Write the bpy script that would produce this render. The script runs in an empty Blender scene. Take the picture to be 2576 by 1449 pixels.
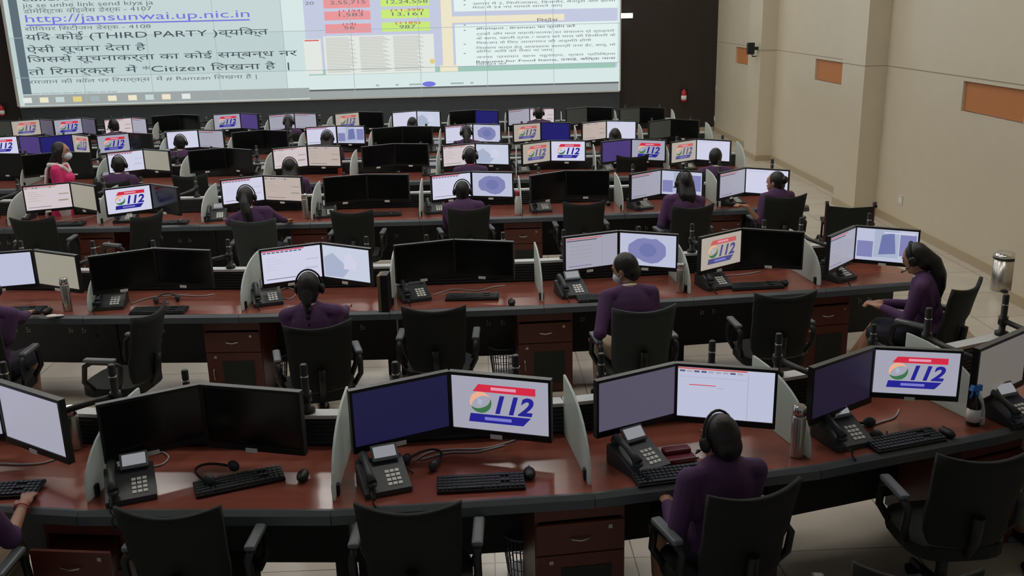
import bpy, bmesh, math, random, re
import numpy as np
from mathutils import Vector, Matrix, Quaternion
random.seed(4)
PI = math.pi
R = math.radians
S = bpy.context.scene
C = S.collection

# ------------------------------------------------------------------ camera, light, exposure
CAM_Z = 3.05
FPX = 2403.6
def cam_axes(yaw=0.0283395, pitch=0.286381, roll=-0.0245714):
    cy, sy, cp, sp, cr, sr = math.cos(yaw), math.sin(yaw), math.cos(pitch), math.sin(pitch), math.cos(roll), math.sin(roll)
    f = Vector((sy*cp, cy*cp, -sp)); r = Vector((cy, -sy, 0)); u = r.cross(f)
    return r*cr + u*sr, u*cr - r*sr, f
AR, AU, AF = cam_axes()
cd = bpy.data.cameras.new('camera'); cam = bpy.data.objects.new('camera', cd); C.objects.link(cam)
cd.sensor_width = 36; cd.lens = FPX/2576*36; cd.clip_end = 200
m = Matrix((AR, AU, -AF)).transposed().to_4x4(); m.translation = (0, 0, CAM_Z); cam.matrix_world = m
S.camera = cam
S.view_settings.view_transform = 'Standard'; S.view_settings.look = 'None'
S.view_settings.exposure = 0.0; S.view_settings.gamma = 1; S.view_settings.use_curve_mapping = False
w = bpy.data.worlds.new('world'); S.world = w; w.use_nodes = True
w.node_tree.nodes['Background'].inputs[0].default_value = (0.9, 0.95, 1.0, 1)
w.node_tree.nodes['Background'].inputs[1].default_value = 0.15
PANEL_EMIT = 16.5         # ceiling light panels
CEIL_Z = 6.2
def ray(px, py): return AR*(px-1288) - AU*(py-724.5) + AF*FPX
def at(px, py, z=0.0):
    """the point of the horizontal plane at height z seen at a pixel of the 2576x1449 frame"""
    d = ray(px, py); t = (z-CAM_Z)/d.z; return Vector((d.x*t, d.y*t, z))
def proj(p):
    q = p-Vector((0, 0, CAM_Z)); return 1288+FPX*q.dot(AR)/q.dot(AF), 724.5-FPX*q.dot(AU)/q.dot(AF)
def aty(px, py, y):
    d = ray(px, py); t = y/d.y; return Vector((d.x*t, y, CAM_Z+d.z*t))

# ------------------------------------------------------------------ materials
def srgb(r, g, b):
    f = lambda c: (c/255/12.92) if c/255 <= .04045 else ((c/255+.055)/1.055)**2.4
    return (f(r), f(g), f(b), 1)
def mat(name, col, rough=.5, metal=0, noise=None, emit=0, spec=None, trans=0, bump=0, coat=0):
    m = bpy.data.materials.new(name); m.use_nodes = True; nt = m.node_tree; b = nt.nodes['Principled BSDF']
    b.inputs['Base Color'].default_value = col; b.inputs['Roughness'].default_value = rough; b.inputs['Metallic'].default_value = metal
    if spec is not None: b.inputs['Specular IOR Level'].default_value = spec
    if coat: b.inputs['Coat Weight'].default_value = coat; b.inputs['Coat Roughness'].default_value = .12
    if trans: b.inputs['Transmission Weight'].default_value = trans
    if emit:
        b.inputs['Emission Color'].default_value = col; b.inputs['Emission Strength'].default_value = emit
        b.inputs['Base Color'].default_value = (.01, .01, .012, 1)
    if noise or bump:
        sc, amt, st = noise if noise else (40, .0, (1, 1, 1))
        tc = nt.nodes.new('ShaderNodeTexCoord'); mp = nt.nodes.new('ShaderNodeMapping'); nz = nt.nodes.new('ShaderNodeTexNoise')
        mp.inputs['Scale'].default_value = st; nz.inputs['Scale'].default_value = sc; nz.inputs['Detail'].default_value = 4
        nt.links.new(tc.outputs['Object'], mp.inputs[0]); nt.links.new(mp.outputs[0], nz.inputs[0])
        if amt:
            mx = nt.nodes.new('ShaderNodeMix'); mx.data_type = 'RGBA'
            mx.inputs[6].default_value = tuple(c*(1-amt) for c in col[:3])+(1,); mx.inputs[7].default_value = tuple(min(1, c*(1+amt)) for c in col[:3])+(1,)
            nt.links.new(nz.outputs[0], mx.inputs[0]); nt.links.new(mx.outputs[2], b.inputs['Base Color'])
        if bump:
            bp = nt.nodes.new('ShaderNodeBump'); bp.inputs['Strength'].default_value = bump; bp.inputs['Distance'].default_value = .01
            nt.links.new(nz.outputs[0], bp.inputs['Height']); nt.links.new(bp.outputs[0], b.inputs['Normal'])
    return m
def emi(name, col, k=1.0):
    return mat('screen_'+name, col, rough=.35, emit=k, spec=.3)
def frost():
    m = mat('frosted_glass', srgb(226, 236, 233), .4); nt = m.node_tree; b = nt.nodes['Principled BSDF']; o = nt.nodes['Material Output']
    t = nt.nodes.new('ShaderNodeBsdfTranslucent'); t.inputs[0].default_value = srgb(238, 246, 243); x = nt.nodes.new('ShaderNodeMixShader'); x.inputs[0].default_value = .5
    nt.links.new(b.outputs[0], x.inputs[1]); nt.links.new(t.outputs[0], x.inputs[2]); nt.links.new(x.outputs[0], o.inputs[0]); return m
M = dict(
    wall=mat('wall_paint', srgb(206, 196, 174), .36, noise=(3, .04, (1, 1, 1))),
    orange=mat('orange_panel', srgb(186, 118, 66), .6, noise=(30, .05, (1, 1, 1))),
    brown=mat('dark_wood_wall', srgb(40, 30, 26), .5, noise=(6, .25, (1, 1, .08))),
    black_wall=mat('black_wall_panel', srgb(52, 57, 62), .55, noise=(5, .15, (1, 1, 1))),
    ceil=mat('ceiling_white', srgb(215, 212, 205), .8),
    base=mat('baseboard_stone', srgb(176, 160, 130), .3),
    desk=mat('red_laminate', srgb(142, 78, 64), .22, noise=(9, .14, (.25, 3, 1)), coat=.25),
    band=mat('grey_edge_band', srgb(78, 84, 88), .38),
    blk=mat('black_panel', srgb(20, 22, 22), .45),
    cab=mat('dark_red_wood', srgb(98, 48, 38), .4, noise=(7, .2, (1, 1, .2))),
    vent=mat('dark_vent_mesh', srgb(34, 42, 38), .6, bump=.3, noise=(180, .3, (1, 1, 1))),
    steel=mat('brushed_steel', srgb(190, 186, 178), .28, .9),
    chrome=mat('chrome', srgb(215, 215, 215), .12, 1),
    plas=mat('black_plastic', srgb(17, 19, 19), .45),
    plas2=mat('charcoal_plastic', srgb(52, 57, 60), .45),
    top_highlight=mat('monitor_top_highlight', srgb(70, 74, 76), .35),  # highlight along the monitor tops, painted as a paler colour
    cloth=mat('black_mesh_cloth', srgb(20, 24, 22), .85, noise=(220, .3, (1, 1, 1)), bump=.2),
    mesh2=mat('grey_mesh_cloth', srgb(48, 54, 54), .8, noise=(160, .35, (1, 1, 1)), bump=.2),
    grey=mat('grey_plastic', srgb(96, 102, 106), .35),
    white=mat('white_plastic', srgb(205, 205, 200), .5),
    label=mat('white_label', srgb(236, 236, 230), .6),
    ledge=mat('white_ledge', srgb(196, 200, 202), .45),
    glass=frost(),
    purple=mat('purple_knit', srgb(80, 50, 90), .85, noise=(120, .15, (1, 1, 1)), bump=.15),
    navy=mat('dark_navy_cloth', srgb(28, 28, 44), .8),
    khaki=mat('khaki_cloth', srgb(150, 132, 108), .8),
    skin=mat('skin', srgb(172, 128, 104), .5),
    hair=mat('black_hair', srgb(22, 20, 20), .42, noise=(90, .4, (1, 1, .1)), bump=.3),
    collar=mat('cream_collar', srgb(214, 200, 178), .7),
    redcollar=mat('red_collar', srgb(178, 62, 54), .7),
    pink=mat('pink_kurta', srgb(214, 40, 110), .75, noise=(80, .1, (1, 1, 1))),
    dup=mat('white_dupatta', srgb(226, 218, 214), .8),
    mask=mat('white_mask', srgb(208, 220, 228), .8),
    eye=mat('eye_dark', srgb(20, 16, 16), .2), lip=mat('lip', srgb(140, 70, 66), .5),
    red=mat('red_paint', srgb(176, 30, 34), .35), redc=mat('red_plastic', srgb(190, 50, 60), .4),
    orangep=mat('orange_plastic', srgb(222, 84, 44), .4),
    maroon=mat('maroon_leather', srgb(110, 26, 40), .45),
    blue=mat('blue_plastic', srgb(50, 130, 220), .35),
    amber=mat('dark_bottle', srgb(44, 26, 22), .15),
    tan=mat('tan_board', srgb(120, 104, 74), .6),
    cable=mat('grey_cable', srgb(176, 172, 176), .5),
    skinpatch=mat('wheelchair_maroon', srgb(84, 46, 46), .4),
    rubber=mat('black_rubber', srgb(18, 18, 18), .7),
    leg=mat('shoe_black', srgb(20, 18, 18), .4),
    lampe=mat('lamp_glow', (1, 1, .97, 1), emit=6),
    panel=mat('panel_glow', (1, .97, .92, 1), emit=PANEL_EMIT),
)
# screens (all give off their own light)
E_ = dict(
    white=emi('white', srgb(206, 206, 228)), grey=emi('grey', srgb(160, 160, 176)), beige=emi('beige', srgb(186, 172, 164)),
    tan=emi('tan', srgb(150, 146, 132)), lav=emi('lavender', srgb(186, 190, 214)), pinkw=emi('pinkwhite', srgb(206, 194, 198)),
    off=mat('screen_off', srgb(12, 15, 14), .18, spec=.5), blue=emi('blue', srgb(28, 26, 104)), purp=emi('purple', srgb(72, 56, 118)),
    dpurp=emi('dark_purple', srgb(32, 26, 46)), dblue=emi('dark_blue', srgb(28, 27, 62)), beigel=emi('beige_logo', srgb(174, 165, 154)), dtan=emi('dark_tan', srgb(104, 100, 94)), dgrey=emi('dark_grey', srgb(84, 80, 98)), olive=emi('olive', srgb(52, 54, 48)),
    red=emi('red', srgb(206, 40, 66)), navy=emi('navy', srgb(36, 34, 140)), org=emi('orange', srgb(232, 172, 140)), grn=emi('green', srgb(58, 112, 70)),
    line=emi('lines', srgb(80, 84, 110)), mapa=emi('map_violet', srgb(126, 128, 178)), mapb=emi('map_pale', srgb(196, 204, 222)), mapc=emi('map_grey', srgb(166, 176, 200)), mapd=emi('map_deep', srgb(108, 116, 168)),
    redb=emi('red_dim', srgb(196, 92, 88)), navyb=emi('navy_dim', srgb(76, 76, 130)), pale=emi('pale_letters', srgb(220, 150, 170)), palen=emi('pale_blue_letters', srgb(120, 120, 196)),
)
# video wall
W_ = dict(
    l0=emi('wall_left_a', srgb(196, 212, 212)), l1=emi('wall_left_b', srgb(188, 206, 206)), r0=emi('wall_right_a', srgb(214, 230, 228)), r1=emi('wall_right_b', srgb(204, 222, 222)),
    lavd=emi('wall_lavender', srgb(194, 200, 222)), cream=emi('wall_cream', srgb(236, 228, 200)), teal=emi('wall_teal', srgb(156, 196, 182)),
    boxw=emi('wall_boxwhite', srgb(226, 240, 238)), pinkr=emi('wall_pink', srgb(232, 150, 154)), limeg=emi('wall_lime', srgb(200, 232, 120)), bar=emi('wall_bar', srgb(156, 163, 163)),
    dk=emi('wall_darkline', srgb(90, 96, 98)), seam=emi('wall_seam', srgb(160, 176, 178)), txt=emi('wall_text', srgb(66, 78, 86)), txg=emi('wall_text_grey', srgb(104, 112, 116)), txb=emi('wall_text_blue', srgb(116, 116, 218)),
    txr=emi('wall_text_red', srgb(196, 70, 60)), docw=emi('wall_doc', srgb(226, 230, 224)), docl=emi('wall_doclines', srgb(176, 178, 170)), side=emi('wall_side', srgb(92, 108, 116)), redl=emi('wall_redline', srgb(214, 90, 90)), yel=emi('wall_yellow', srgb(224, 206, 130)),
)

# ------------------------------------------------------------------ mesh helpers
class MB:
    def __init__(s): s.bm = bmesh.new(); s.mi = 0; s.sm = False
    def _done(s, verts, M4=None):
        fs = set()
        for v in verts:
            if M4 is not None: v.co = M4 @ v.co
            fs.update(v.link_faces)
        for f in fs:
            if all(v in verts for v in f.verts): f.material_index = s.mi; f.smooth = s.sm
    def box(s, c, d, rot=None, bev=0):
        r = bmesh.ops.create_cube(s.bm, size=1); vs = r['verts']
        M4 = Matrix.Translation(c) @ (rot.to_4x4() if rot else Matrix.Identity(4)) @ Matrix.Diagonal((*d, 1))
        for v in vs: v.co = M4 @ v.co
        if bev:
            es = list({e for v in vs for e in v.link_edges})
            g = bmesh.ops.bevel(s.bm, geom=es, offset=bev, segments=2, affect='EDGES', profile=.5); vs = g['verts']
            vs = list({v for f in g['faces'] for v in f.verts})
            for f in g['faces']: f.material_index = s.mi; f.smooth = s.sm
            for v in vs:
                for f in v.link_faces: f.material_index = s.mi
        else: s._done(set(vs))
        return s
    def ell(s, c, r, rot=None, n=12):
        g = bmesh.ops.create_uvsphere(s.bm, u_segments=n, v_segments=max(6, n*2//3), radius=1)
        M4 = Matrix.Translation(c) @ (rot.to_4x4() if rot else Matrix.Identity(4)) @ Matrix.Diagonal((*r, 1))
        sm = s.sm; s.sm = True; s._done(set(g['verts']), M4); s.sm = sm; return s
    def tube(s, pts, r, n=8, cap=True, closed=False, smooth=True):
        pts = [Vector(p) for p in pts]; k = len(pts); rs = r if isinstance(r, (list, tuple)) else [r]*k
        rings = []; up = None
        for i, p in enumerate(pts):
            a = pts[(i-1) % k] if (i > 0 or closed) else p; b = pts[(i+1) % k] if (i < k-1 or closed) else p
            t = (b-a).normalized()
            if up is None: up = Vector((0, 0, 1)) if abs(t.z) < .9 else Vector((1, 0, 0))
            x = t.cross(up).normalized(); y = x.cross(t).normalized(); up = y
            rings.append([s.bm.verts.new(p + (x*math.cos(2*PI*j/n) + y*math.sin(2*PI*j/n))*rs[i]) for j in range(n)])
        for i in range(k if closed else k-1):
            A, B = rings[i], rings[(i+1) % k]
            for j in range(n):
                f = s.bm.faces.new((A[j], A[(j+1) % n], B[(j+1) % n], B[j])); f.material_index = s.mi; f.smooth = smooth
        if cap and not closed:
            for q in (rings[0][::-1], rings[-1]):
                f = s.bm.faces.new(q); f.material_index = s.mi
        return s
    def caps(s, a, b, ra, rb, n=10):
        s.tube([a, b], [ra, rb], n); s.ell(a, (ra,)*3, n=n); s.ell(b, (rb,)*3, n=n); return s
    def lathe(s, prof, c=(0, 0, 0), n=16, smooth=True):
        c = Vector(c); rings = []
        for r, z in prof: rings.append([s.bm.verts.new(c+Vector((max(r, 1e-4)*math.cos(2*PI*j/n), max(r, 1e-4)*math.sin(2*PI*j/n), z))) for j in range(n)])
        for A, B in zip(rings, rings[1:]):
            for j in range(n):
                f = s.bm.faces.new((A[j], A[(j+1) % n], B[(j+1) % n], B[j])); f.material_index = s.mi; f.smooth = smooth
        for q in (rings[0][::-1], rings[-1]):
            f = s.bm.faces.new(q); f.material_index = s.mi
        return s
    def prism(s, poly, d):
        """poly: 3-D outline; d: extrusion vector"""
        d = Vector(d); A = [s.bm.verts.new(Vector(p)) for p in poly]; B = [s.bm.verts.new(Vector(p)+d) for p in poly]; n = len(A)
        fs = [s.bm.faces.new(A[::-1]), s.bm.faces.new(B)]
        for i in range(n): fs.append(s.bm.faces.new((A[i], A[(i+1) % n], B[(i+1) % n], B[i])))
        for f in fs: f.material_index = s.mi
        return s
    def face(s, pts):
        f = s.bm.faces.new([s.bm.verts.new(Vector(p)) for p in pts]); f.material_index = s.mi; return s
    def addmesh(s, me, M4):
        n0 = len(s.bm.verts); f0 = len(s.bm.faces); s.bm.from_mesh(me); s.bm.verts.ensure_lookup_table(); s.bm.faces.ensure_lookup_table()
        for v in s.bm.verts[n0:]: v.co = M4 @ v.co
        for f in s.bm.faces[f0:]: f.material_index = s.mi
        return s
    def mesh(s, name, *mats, fix=True):
        if fix: bmesh.ops.recalc_face_normals(s.bm, faces=s.bm.faces)
        me = bpy.data.meshes.new(name); s.bm.to_mesh(me); s.bm.free()
        for m in mats: me.materials.append(m)
        return me
CACHE = {}
def cached(key, fn):
    if key not in CACHE: CACHE[key] = fn()
    return CACHE[key]
def ob(name, me, parent=None, loc=None, rz=None):
    o = bpy.data.objects.new(name, me); C.objects.link(o)
    if parent: o.parent = parent
    if loc is not None: o.location = loc
    if rz is not None: o.rotation_euler = (0, 0, rz)
    return o
def tag(o, label, cat, group=None):
    o['label'] = label; o['category'] = cat
    if group: o['group'] = group
    return o
def thing(name, label, cat, group=None, loc=(0, 0, 0), rz=0):
    return tag(ob(name, None, None, loc, rz), label, cat, group)
def struct(name, me, loc=None):
    o = ob(name, me, None, loc); o['kind'] = 'structure'; return o
def voxel(me, size, smooth=3):
    """one continuous skin over overlapping volumes"""
    o = bpy.data.objects.new('tmp', me); C.objects.link(o)
    r = o.modifiers.new('r', 'REMESH'); r.mode = 'VOXEL'; r.voxel_size = size; r.use_smooth_shade = True
    if smooth: sm = o.modifiers.new('s', 'SMOOTH'); sm.factor = .5; sm.iterations = smooth
    dg = bpy.context.evaluated_depsgraph_get(); out = bpy.data.meshes.new_from_object(o.evaluated_get(dg))
    out.materials.clear()
    for q in me.materials: out.materials.append(q)
    bpy.data.objects.remove(o); return out
DEV = re.compile('((?:[\u0915-\u0939\u0958-\u095f]\u093c?\u094d)*[\u0915-\u0939\u0958-\u095f]\u093c?)\u093f')
def textmesh(t, shear=0, bold=0):
    """letters lying in the XZ plane; returns mesh and its bounds"""
    def mk():
        cu = bpy.data.curves.new('t', 'FONT'); cu.body = DEV.sub('\u093f\\1', t); cu.size = 1; cu.shear = shear; cu.offset = bold; cu.resolution_u = 3
        o = bpy.data.objects.new('t', cu); C.objects.link(o)
        dg = bpy.context.evaluated_depsgraph_get(); me = bpy.data.meshes.new_from_object(o.evaluated_get(dg)); bpy.data.objects.remove(o)
        xs = [v.co.x for v in me.vertices] or [0, 1]
        return me, min(xs), max(xs)
    return cached(('txt', t, shear, bold), mk)
def put_text(mb, t, x0, x1, z, h, y, bold=0, shear=0, lean=0):
    """text from x0 to x1 with its baseline at z, letter height about h, on the plane y (facing -y)"""
    me, a, b = textmesh(t, shear, bold); sx = (x1-x0)/(b-a); sz = h/.72
    mb.addmesh(me, Matrix(((sx, 0, 0, x0-a*sx), (0, 0, 0, y), (lean*sx, sz, 0, z), (0, 0, 0, 1))))

ORD = ['zeroth', 'first', 'second', 'third', 'fourth', 'fifth', 'sixth', 'seventh', 'eighth', 'ninth', 'tenth', 'eleventh', 'twelfth', 'thirteenth', 'fourteenth']
ROWN = {6: 'nearest row', 5: 'second row', 4: 'third row', 3: 'fourth row', 2: 'fifth row', 1: 'farthest row'}
# ------------------------------------------------------------------ the room
XW, YB = 5.73, 23.45
def tile_mat():
    m = mat('floor_tiles', srgb(186, 176, 160), .22); nt = m.node_tree; b = nt.nodes['Principled BSDF']
    tc = nt.nodes.new('ShaderNodeTexCoord'); br = nt.nodes.new('ShaderNodeTexBrick'); br.offset = 0
    br.inputs['Scale'].default_value = 1; br.inputs['Mortar Size'].default_value = .004; br.inputs['Brick Width'].default_value = .8; br.inputs['Row Height'].default_value = .8
    br.inputs['Color1'].default_value = srgb(206, 198, 184); br.inputs['Color2'].default_value = srgb(200, 191, 176); br.inputs['Mortar'].default_value = srgb(128, 120, 108)
    nz = nt.nodes.new('ShaderNodeTexNoise'); nz.inputs['Scale'].default_value = 2.5; mx = nt.nodes.new('ShaderNodeMix'); mx.data_type = 'RGBA'; mx.blend_type = 'MULTIPLY'; mx.inputs[0].default_value = .25
    nt.links.new(tc.outputs['Object'], br.inputs[0]); nt.links.new(tc.outputs['Object'], nz.inputs[0])
    nt.links.new(br.outputs[0], mx.inputs[6]); nt.links.new(nz.outputs[0], mx.inputs[7]); nt.links.new(mx.outputs[2], b.inputs['Base Color'])
    return m
struct('floor', MB().box((-4.5, 11.2, -.05), (21, 25, .1)).mesh('floor', tile_mat()))
struct('ceiling', MB().box((-4.5, 11.2, CEIL_Z+.05), (21, 25, .1)).mesh('ceiling', M['ceil']))
COLS = [(8.42, 9.28), (13.57, 14.42), (18.7, 19.58)]
NICHES = [(9.96, 11.36), (15.2, 16.51), (20.4, 21.72)]
mb = MB()     # the long beige wall with its three sunk panels
ys = [-1.0] + [v for n in NICHES for v in n] + [YB+.15]
for a, b in zip(ys[0::2], ys[1::2]): mb.box((XW+.1, (a+b)/2, CEIL_Z/2), (.2, b-a, CEIL_Z))
for a, b in NICHES:
    mb.box((XW+.1, (a+b)/2, 1.71/2), (.2, b-a, 1.71)); mb.box((XW+.1, (a+b)/2, (2.1+CEIL_Z)/2), (.2, b-a, CEIL_Z-2.1))
struct('wall_right', mb.mesh('wall_right', M['wall']))
k = 0
for a, b in COLS:
    k += 1; struct('trim_%d' % k, MB().box((5.58, (a+b)/2, CEIL_Z/2), (.32, b-a, CEIL_Z)).mesh('pilaster', M['wall']))
mb = MB()     # groove that runs along the wall above the panels
segs = [-1.0] + [v for c in COLS for v in c] + [YB]
for a, b in zip(segs[0::2], segs[1::2]): mb.box((XW-.001, (a+b)/2, 2.13), (.004, b-a, .010))
for a, b in COLS: mb.box((5.419, (a+b)/2, 2.13), (.004, b-a, .010)); mb.box((5.57, a-.001, 2.13), (.3, .004, .010))
struct('trim_4', mb.mesh('groove', mat('groove_shadow_gap', srgb(150, 141, 124), .8)))
mb = MB()
for a, b in zip(segs[0::2], segs[1::2]): mb.box((XW-.008, (a+b)/2, .055), (.016, b-a, .11))
for a, b in COLS: mb.box((5.412, (a+b)/2, .055), (.016, b-a+.03, .11)); mb.box((5.57, a-.008, .055), (.32, .016, .11)); mb.box((5.57, b+.008, .055), (.32, .016, .11))
struct('baseboard_right', mb.mesh('baseboard', M['base']))
wr = ['panel sunk in the beige wall beside the steel pedal bin', 'panel sunk in the beige wall between two pilasters', 'panel sunk in the beige wall beside the black loudspeaker']
for (a, b), t in zip(NICHES, wr):
    p = thing('wall_panel', 'orange ' + t, 'panel', 'orange panels along the beige wall', (XW+.045, (a+b)/2, 1.905))
    ob('board', MB().box((0, 0, 0), (.03, b-a-.06, .33)).mesh('board', M['orange']), p)
    f = MB(); 
    for s in (-1, 1): f.box((-.022, 0, s*.185), (.05, b-a, .02)); f.box((-.022, s*((b-a)/2-.01), 0), (.05, .02, .36))
    ob('frame', f.mesh('frame', M['wall']), p)
struct('wall_back', MB().box((-4.5, YB+.1, CEIL_Z/2), (21, .2, CEIL_Z)).mesh('wall_back', M['brown']))
VX0, VX1, VZ0, VZ1, VY = -10.83, 3.35, 1.06, 4.9, YB-.25
struct('trim_5', MB().box(((VX0+VX1)/2, YB-.12, VZ0/2), (VX1-VX0+.02, .22, VZ0-.02)).mesh('plinth', M['black_wall']))
struct('baseboard_back', MB().box((4.55, YB-.01, .05), (2.3, .02, .1)).mesh('baseboard', M['base']))
fl = [at(2368, 812), at(2417, 812), at(2459, 854), at(2367, 857)]
struct('trim_6', MB().prism([v+Vector((0, 0, .001)) for v in fl], (0, 0, .002)).mesh('floor_inlay', mat('brown_inlay_tile', srgb(140, 124, 102), .3)))
for i, (x, z, t) in enumerate(((1802, 222, 'small white switch plate high on the beige wall near the dark corner'), (1797, 298, 'small white socket plate low on the beige wall near the dark corner'), (2265, 503, 'square white socket plate low on the beige wall past the wheelchair'))):
    d = ray(x, z); q = d*((XW-.006)/d.x); s = thing('wall_socket', t, 'socket', None, (q.x, q.y, CAM_Z+q.z))
    ob('plate', MB().box((0, 0, 0), (.012, .13, .13), bev=.004).mesh('plate', M['white']), s)
    ob('rocker', MB().box((-.007, 0, 0), (.006, .05, .06)).mesh('rocker', M['label']), s)
# ceiling lights, out of the frame but seen in the glossy desks and wall
PX = [-8.6, -5.6, -2.6, .4, 3.4]; PY = [6.6, 10.4, 14.2, 18.0, 21.6]
def panel_frame():
    b = MB()
    for s in (-1, 1): b.box((s*.62, 0, 0), (.04, .68, .06)); b.box((0, s*.32, 0), (1.2, .04, .06))
    return b.mesh('frame', M['white'])
for j, y in enumerate(PY):
    for i, x in enumerate(PX):
        p = thing('ceiling_light', 'white ceiling light panel, %s from the beige wall, %s from the video wall' % (ORD[len(PX)-i], ORD[len(PY)-j]), 'ceiling light', 'ceiling light panels', (x, y, CEIL_Z-.03))
        ob('frame', cached('pf', panel_frame), p)
        ob('diffuser', cached('pd', lambda: MB().box((0, 0, -.01), (1.2, .6, .02)).mesh('diffuser', M['panel'])), p)
# ------------------------------------------------------------------ video wall
vw = thing('video_wall', 'huge bright video wall of tiled screens with Hindi notices, on the back wall', 'video wall', None, (0, VY, 0))
def wp(px, py): p = aty(px, py, VY); return p.x, p.z
XS = wp(770, 120)[0]
W = list(W_.values()); WI = {k: i for i, k in enumerate(W_)}
sc = MB(); y0 = 0.0
def wr(mb, x0, x1, z0, z1, k, lay):
    mb.mi = WI[k]; y = -.004*lay; mb.face([(x0, y, z0), (x1, y, z0), (x1, y, z1), (x0, y, z1)])
def wpx(mb, a, b, c, d, k, lay):
    """a window on the wall, from two corners"""
    x0, z1 = wp(a, b); x1, z0 = wp(c, d); wr(mb, x0, x1, z0, min(z1, VZ1), k, lay)
xs = [VX0]; cw = (VX1-VX0)/9
for i in range(9): xs.append(VX0+cw*(i+1))
zs = [VZ0, 1.72, 2.62, 3.52, VZ1]
for i in range(9):
    for j in range(4):
        a, b = xs[i], xs[i+1]; l = b <= XS+.3
        wr(sc, a, b, zs[j], zs[j+1], ('l' if l else 'r')+str((i*2+j) % 2), 0)
# left window: grey side strip, taskbar, icons
wr(sc, VX0+.12, VX0+.32, VZ0+.28, VZ1, 'side', 1)
wr(sc, VX0+.12, XS, VZ0+.02, VZ0+.26, 'bar', 1)
for i, kx in enumerate((70, 112, 152, 196, 240, 284, 335, 378, 420, 470)):
    x, _ = wp(kx, 255); wr(sc, x-.1, x+.1, VZ0+.08, VZ0+.2, ['docw', 'cream', 'l0', 'yel', 'seam', 'cream', 'cream', 'l0', 'cream', 'docw'][i], 2)
# right window
RX = lambda p: wp(p, 120)[0]
RZ = lambda p: wp(1200, p)[1]
def rr(a, b, c, d, k, lay): wr(sc, RX(a), RX(c), RZ(d), min(VZ1, RZ(b)), k, lay)
rr(771, -140, 1112, 178, 'lavd', 1); rr(1112, -140, 1553, 178, 'lavd', 1)
wr(sc, XS, VX1-.02, VZ0, VZ0+.17, 'bar', 1); wr(sc, XS, VX1-.02, VZ0+.17, VZ0+.21, 'dk', 1)
rr(771, 166, 1548, 179, 'teal', 2); rr(1113, -140, 1140, 172, 'cream', 3); rr(1105, 162, 1150, 178, 'cream', 3)
rr(1146, -140, 1553, 28, 'boxw', 3); rr(1140, 40, 1420, 56, 'cream', 2); rr(1146, 61, 1553, 165, 'boxw', 3)
for z0, z1 in ((-20, 12), (20, 42), (52, 75)):
    rr(822, z0, 937, z1, 'pinkr', 3); rr(964, z0-1, 1084, z1-1, 'limeg', 3)
rr(765, 88, 808, 176, 'docw', 3); rr(768, 90, 804, 93, 'redl', 4); rr(815, 82, 1092, 178, 'docw', 3)
for c in (820, 905, 990):
    for r in range(24): rr(c, 86+r*3.7, c+(58 + (r*7+c) % 20), 87.3+r*3.7, 'docl', 4)
for c in (940, 990, 1025, 1130, 1155, 1180): rr(c, 206, c+ (30 if c in (1025, 1130) else 8), 210, 'seam', 4)
x, z = RX(1075), RZ(208); sc.mi = WI['txb']; sc.face([(x+.16*math.cos(t*PI/8), -.016, z+.06*math.sin(t*PI/8)) for t in range(16)])
sc.mi = WI['yel']; x, z = RX(1086), RZ(151); sc.face([(x+.06*math.cos(t*PI/6), -.02, z+.06*math.sin(t*PI/6)) for t in range(12)])
for x in xs[1:-1]: wr(sc, x-.006, x+.006, VZ0, VZ1, 'seam', 6)
for z in zs[1:-1]: wr(sc, VX0, VX1, z-.006, z+.006, 'seam', 6)
ob('screen', sc.mesh('screen', *W, fix=False), vw)
fr = MB(); t = .05
fr.box(((VX0+VX1)/2, .11, (VZ0+VZ1)/2), (VX1-VX0, .2, VZ1-VZ0)); 
ob('cabinet', fr.mesh('cabinet', M['blk']), vw)
fr = MB(); fr.box((VX0-.02, .09, (VZ0+VZ1)/2), (.06, .22, VZ1-VZ0)); fr.box(((VX0+VX1)/2, .09, VZ0-.015), (VX1-VX0, .22, .03)); fr.box((VX1+.01, .09, (VZ0+VZ1)/2), (.03, .22, VZ1-VZ0))
ob('frame', fr.mesh('frame', M['white']), vw)
tx = MB()
def line(t, a, ya, b, yb, h, k='txt', bold=0):
    """a line of writing: left end (a, ya) and right end (b, yb) of its baseline, letter height h"""
    x0, z0 = wp(a, ya); x1, z1 = wp(b, yb); tx.mi = WI[k]; s = h*.66*23.8/FPX
    put_text(tx, t, x0, x1, (z0+z1)/2, s, -.03, bold)
line('callers ko bataye ki', 60, 12, 420, -14, 15)
line('jis se unhe link send kiya ja', 60, 26, 386, 4, 15, 'txg')
line('डोमेस्टिक वॉइलेंस डेस्क - 4107', 62, 41, 382, 19, 14, 'txg')
line('http://jansunwai.up.nic.in', 68, 66, 628, 33, 26, 'txb')
x0, z0 = wp(68, 72); x1, z1 = wp(628, 38); wr(tx, x0, x1, (z0+z1)/2-.03, (z0+z1)/2, 'txb', 7)
line('सीनियर सिटीजन डेस्क - 4108', 65, 84, 380, 64, 13, 'txg')
line('यदि कोई (THIRD PARTY )व्यक्ति', 68, 110, 675, 78, 21)
line('ऐसी सूचना देता है', 70, 137, 368, 120, 20)
line('जिससे सूचनाकर्ता का कोई सम्बन्ध नर', 72, 165, 748, 132, 20)
line('तो रिमार्क्स  में *Citizen लिखना है  |', 75, 194, 728, 166, 21)
line('रमजान की कॉल पर रिमार्क्स  में # Ramzan लिखना है |', 76, 217, 646, 190, 13, 'txg')
line('दिनांक समय विवरण कॉलर सूचना पंजीकरण सेवा केन्द्र', 76, 241, 296, 228, 4, 'txg')
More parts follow.
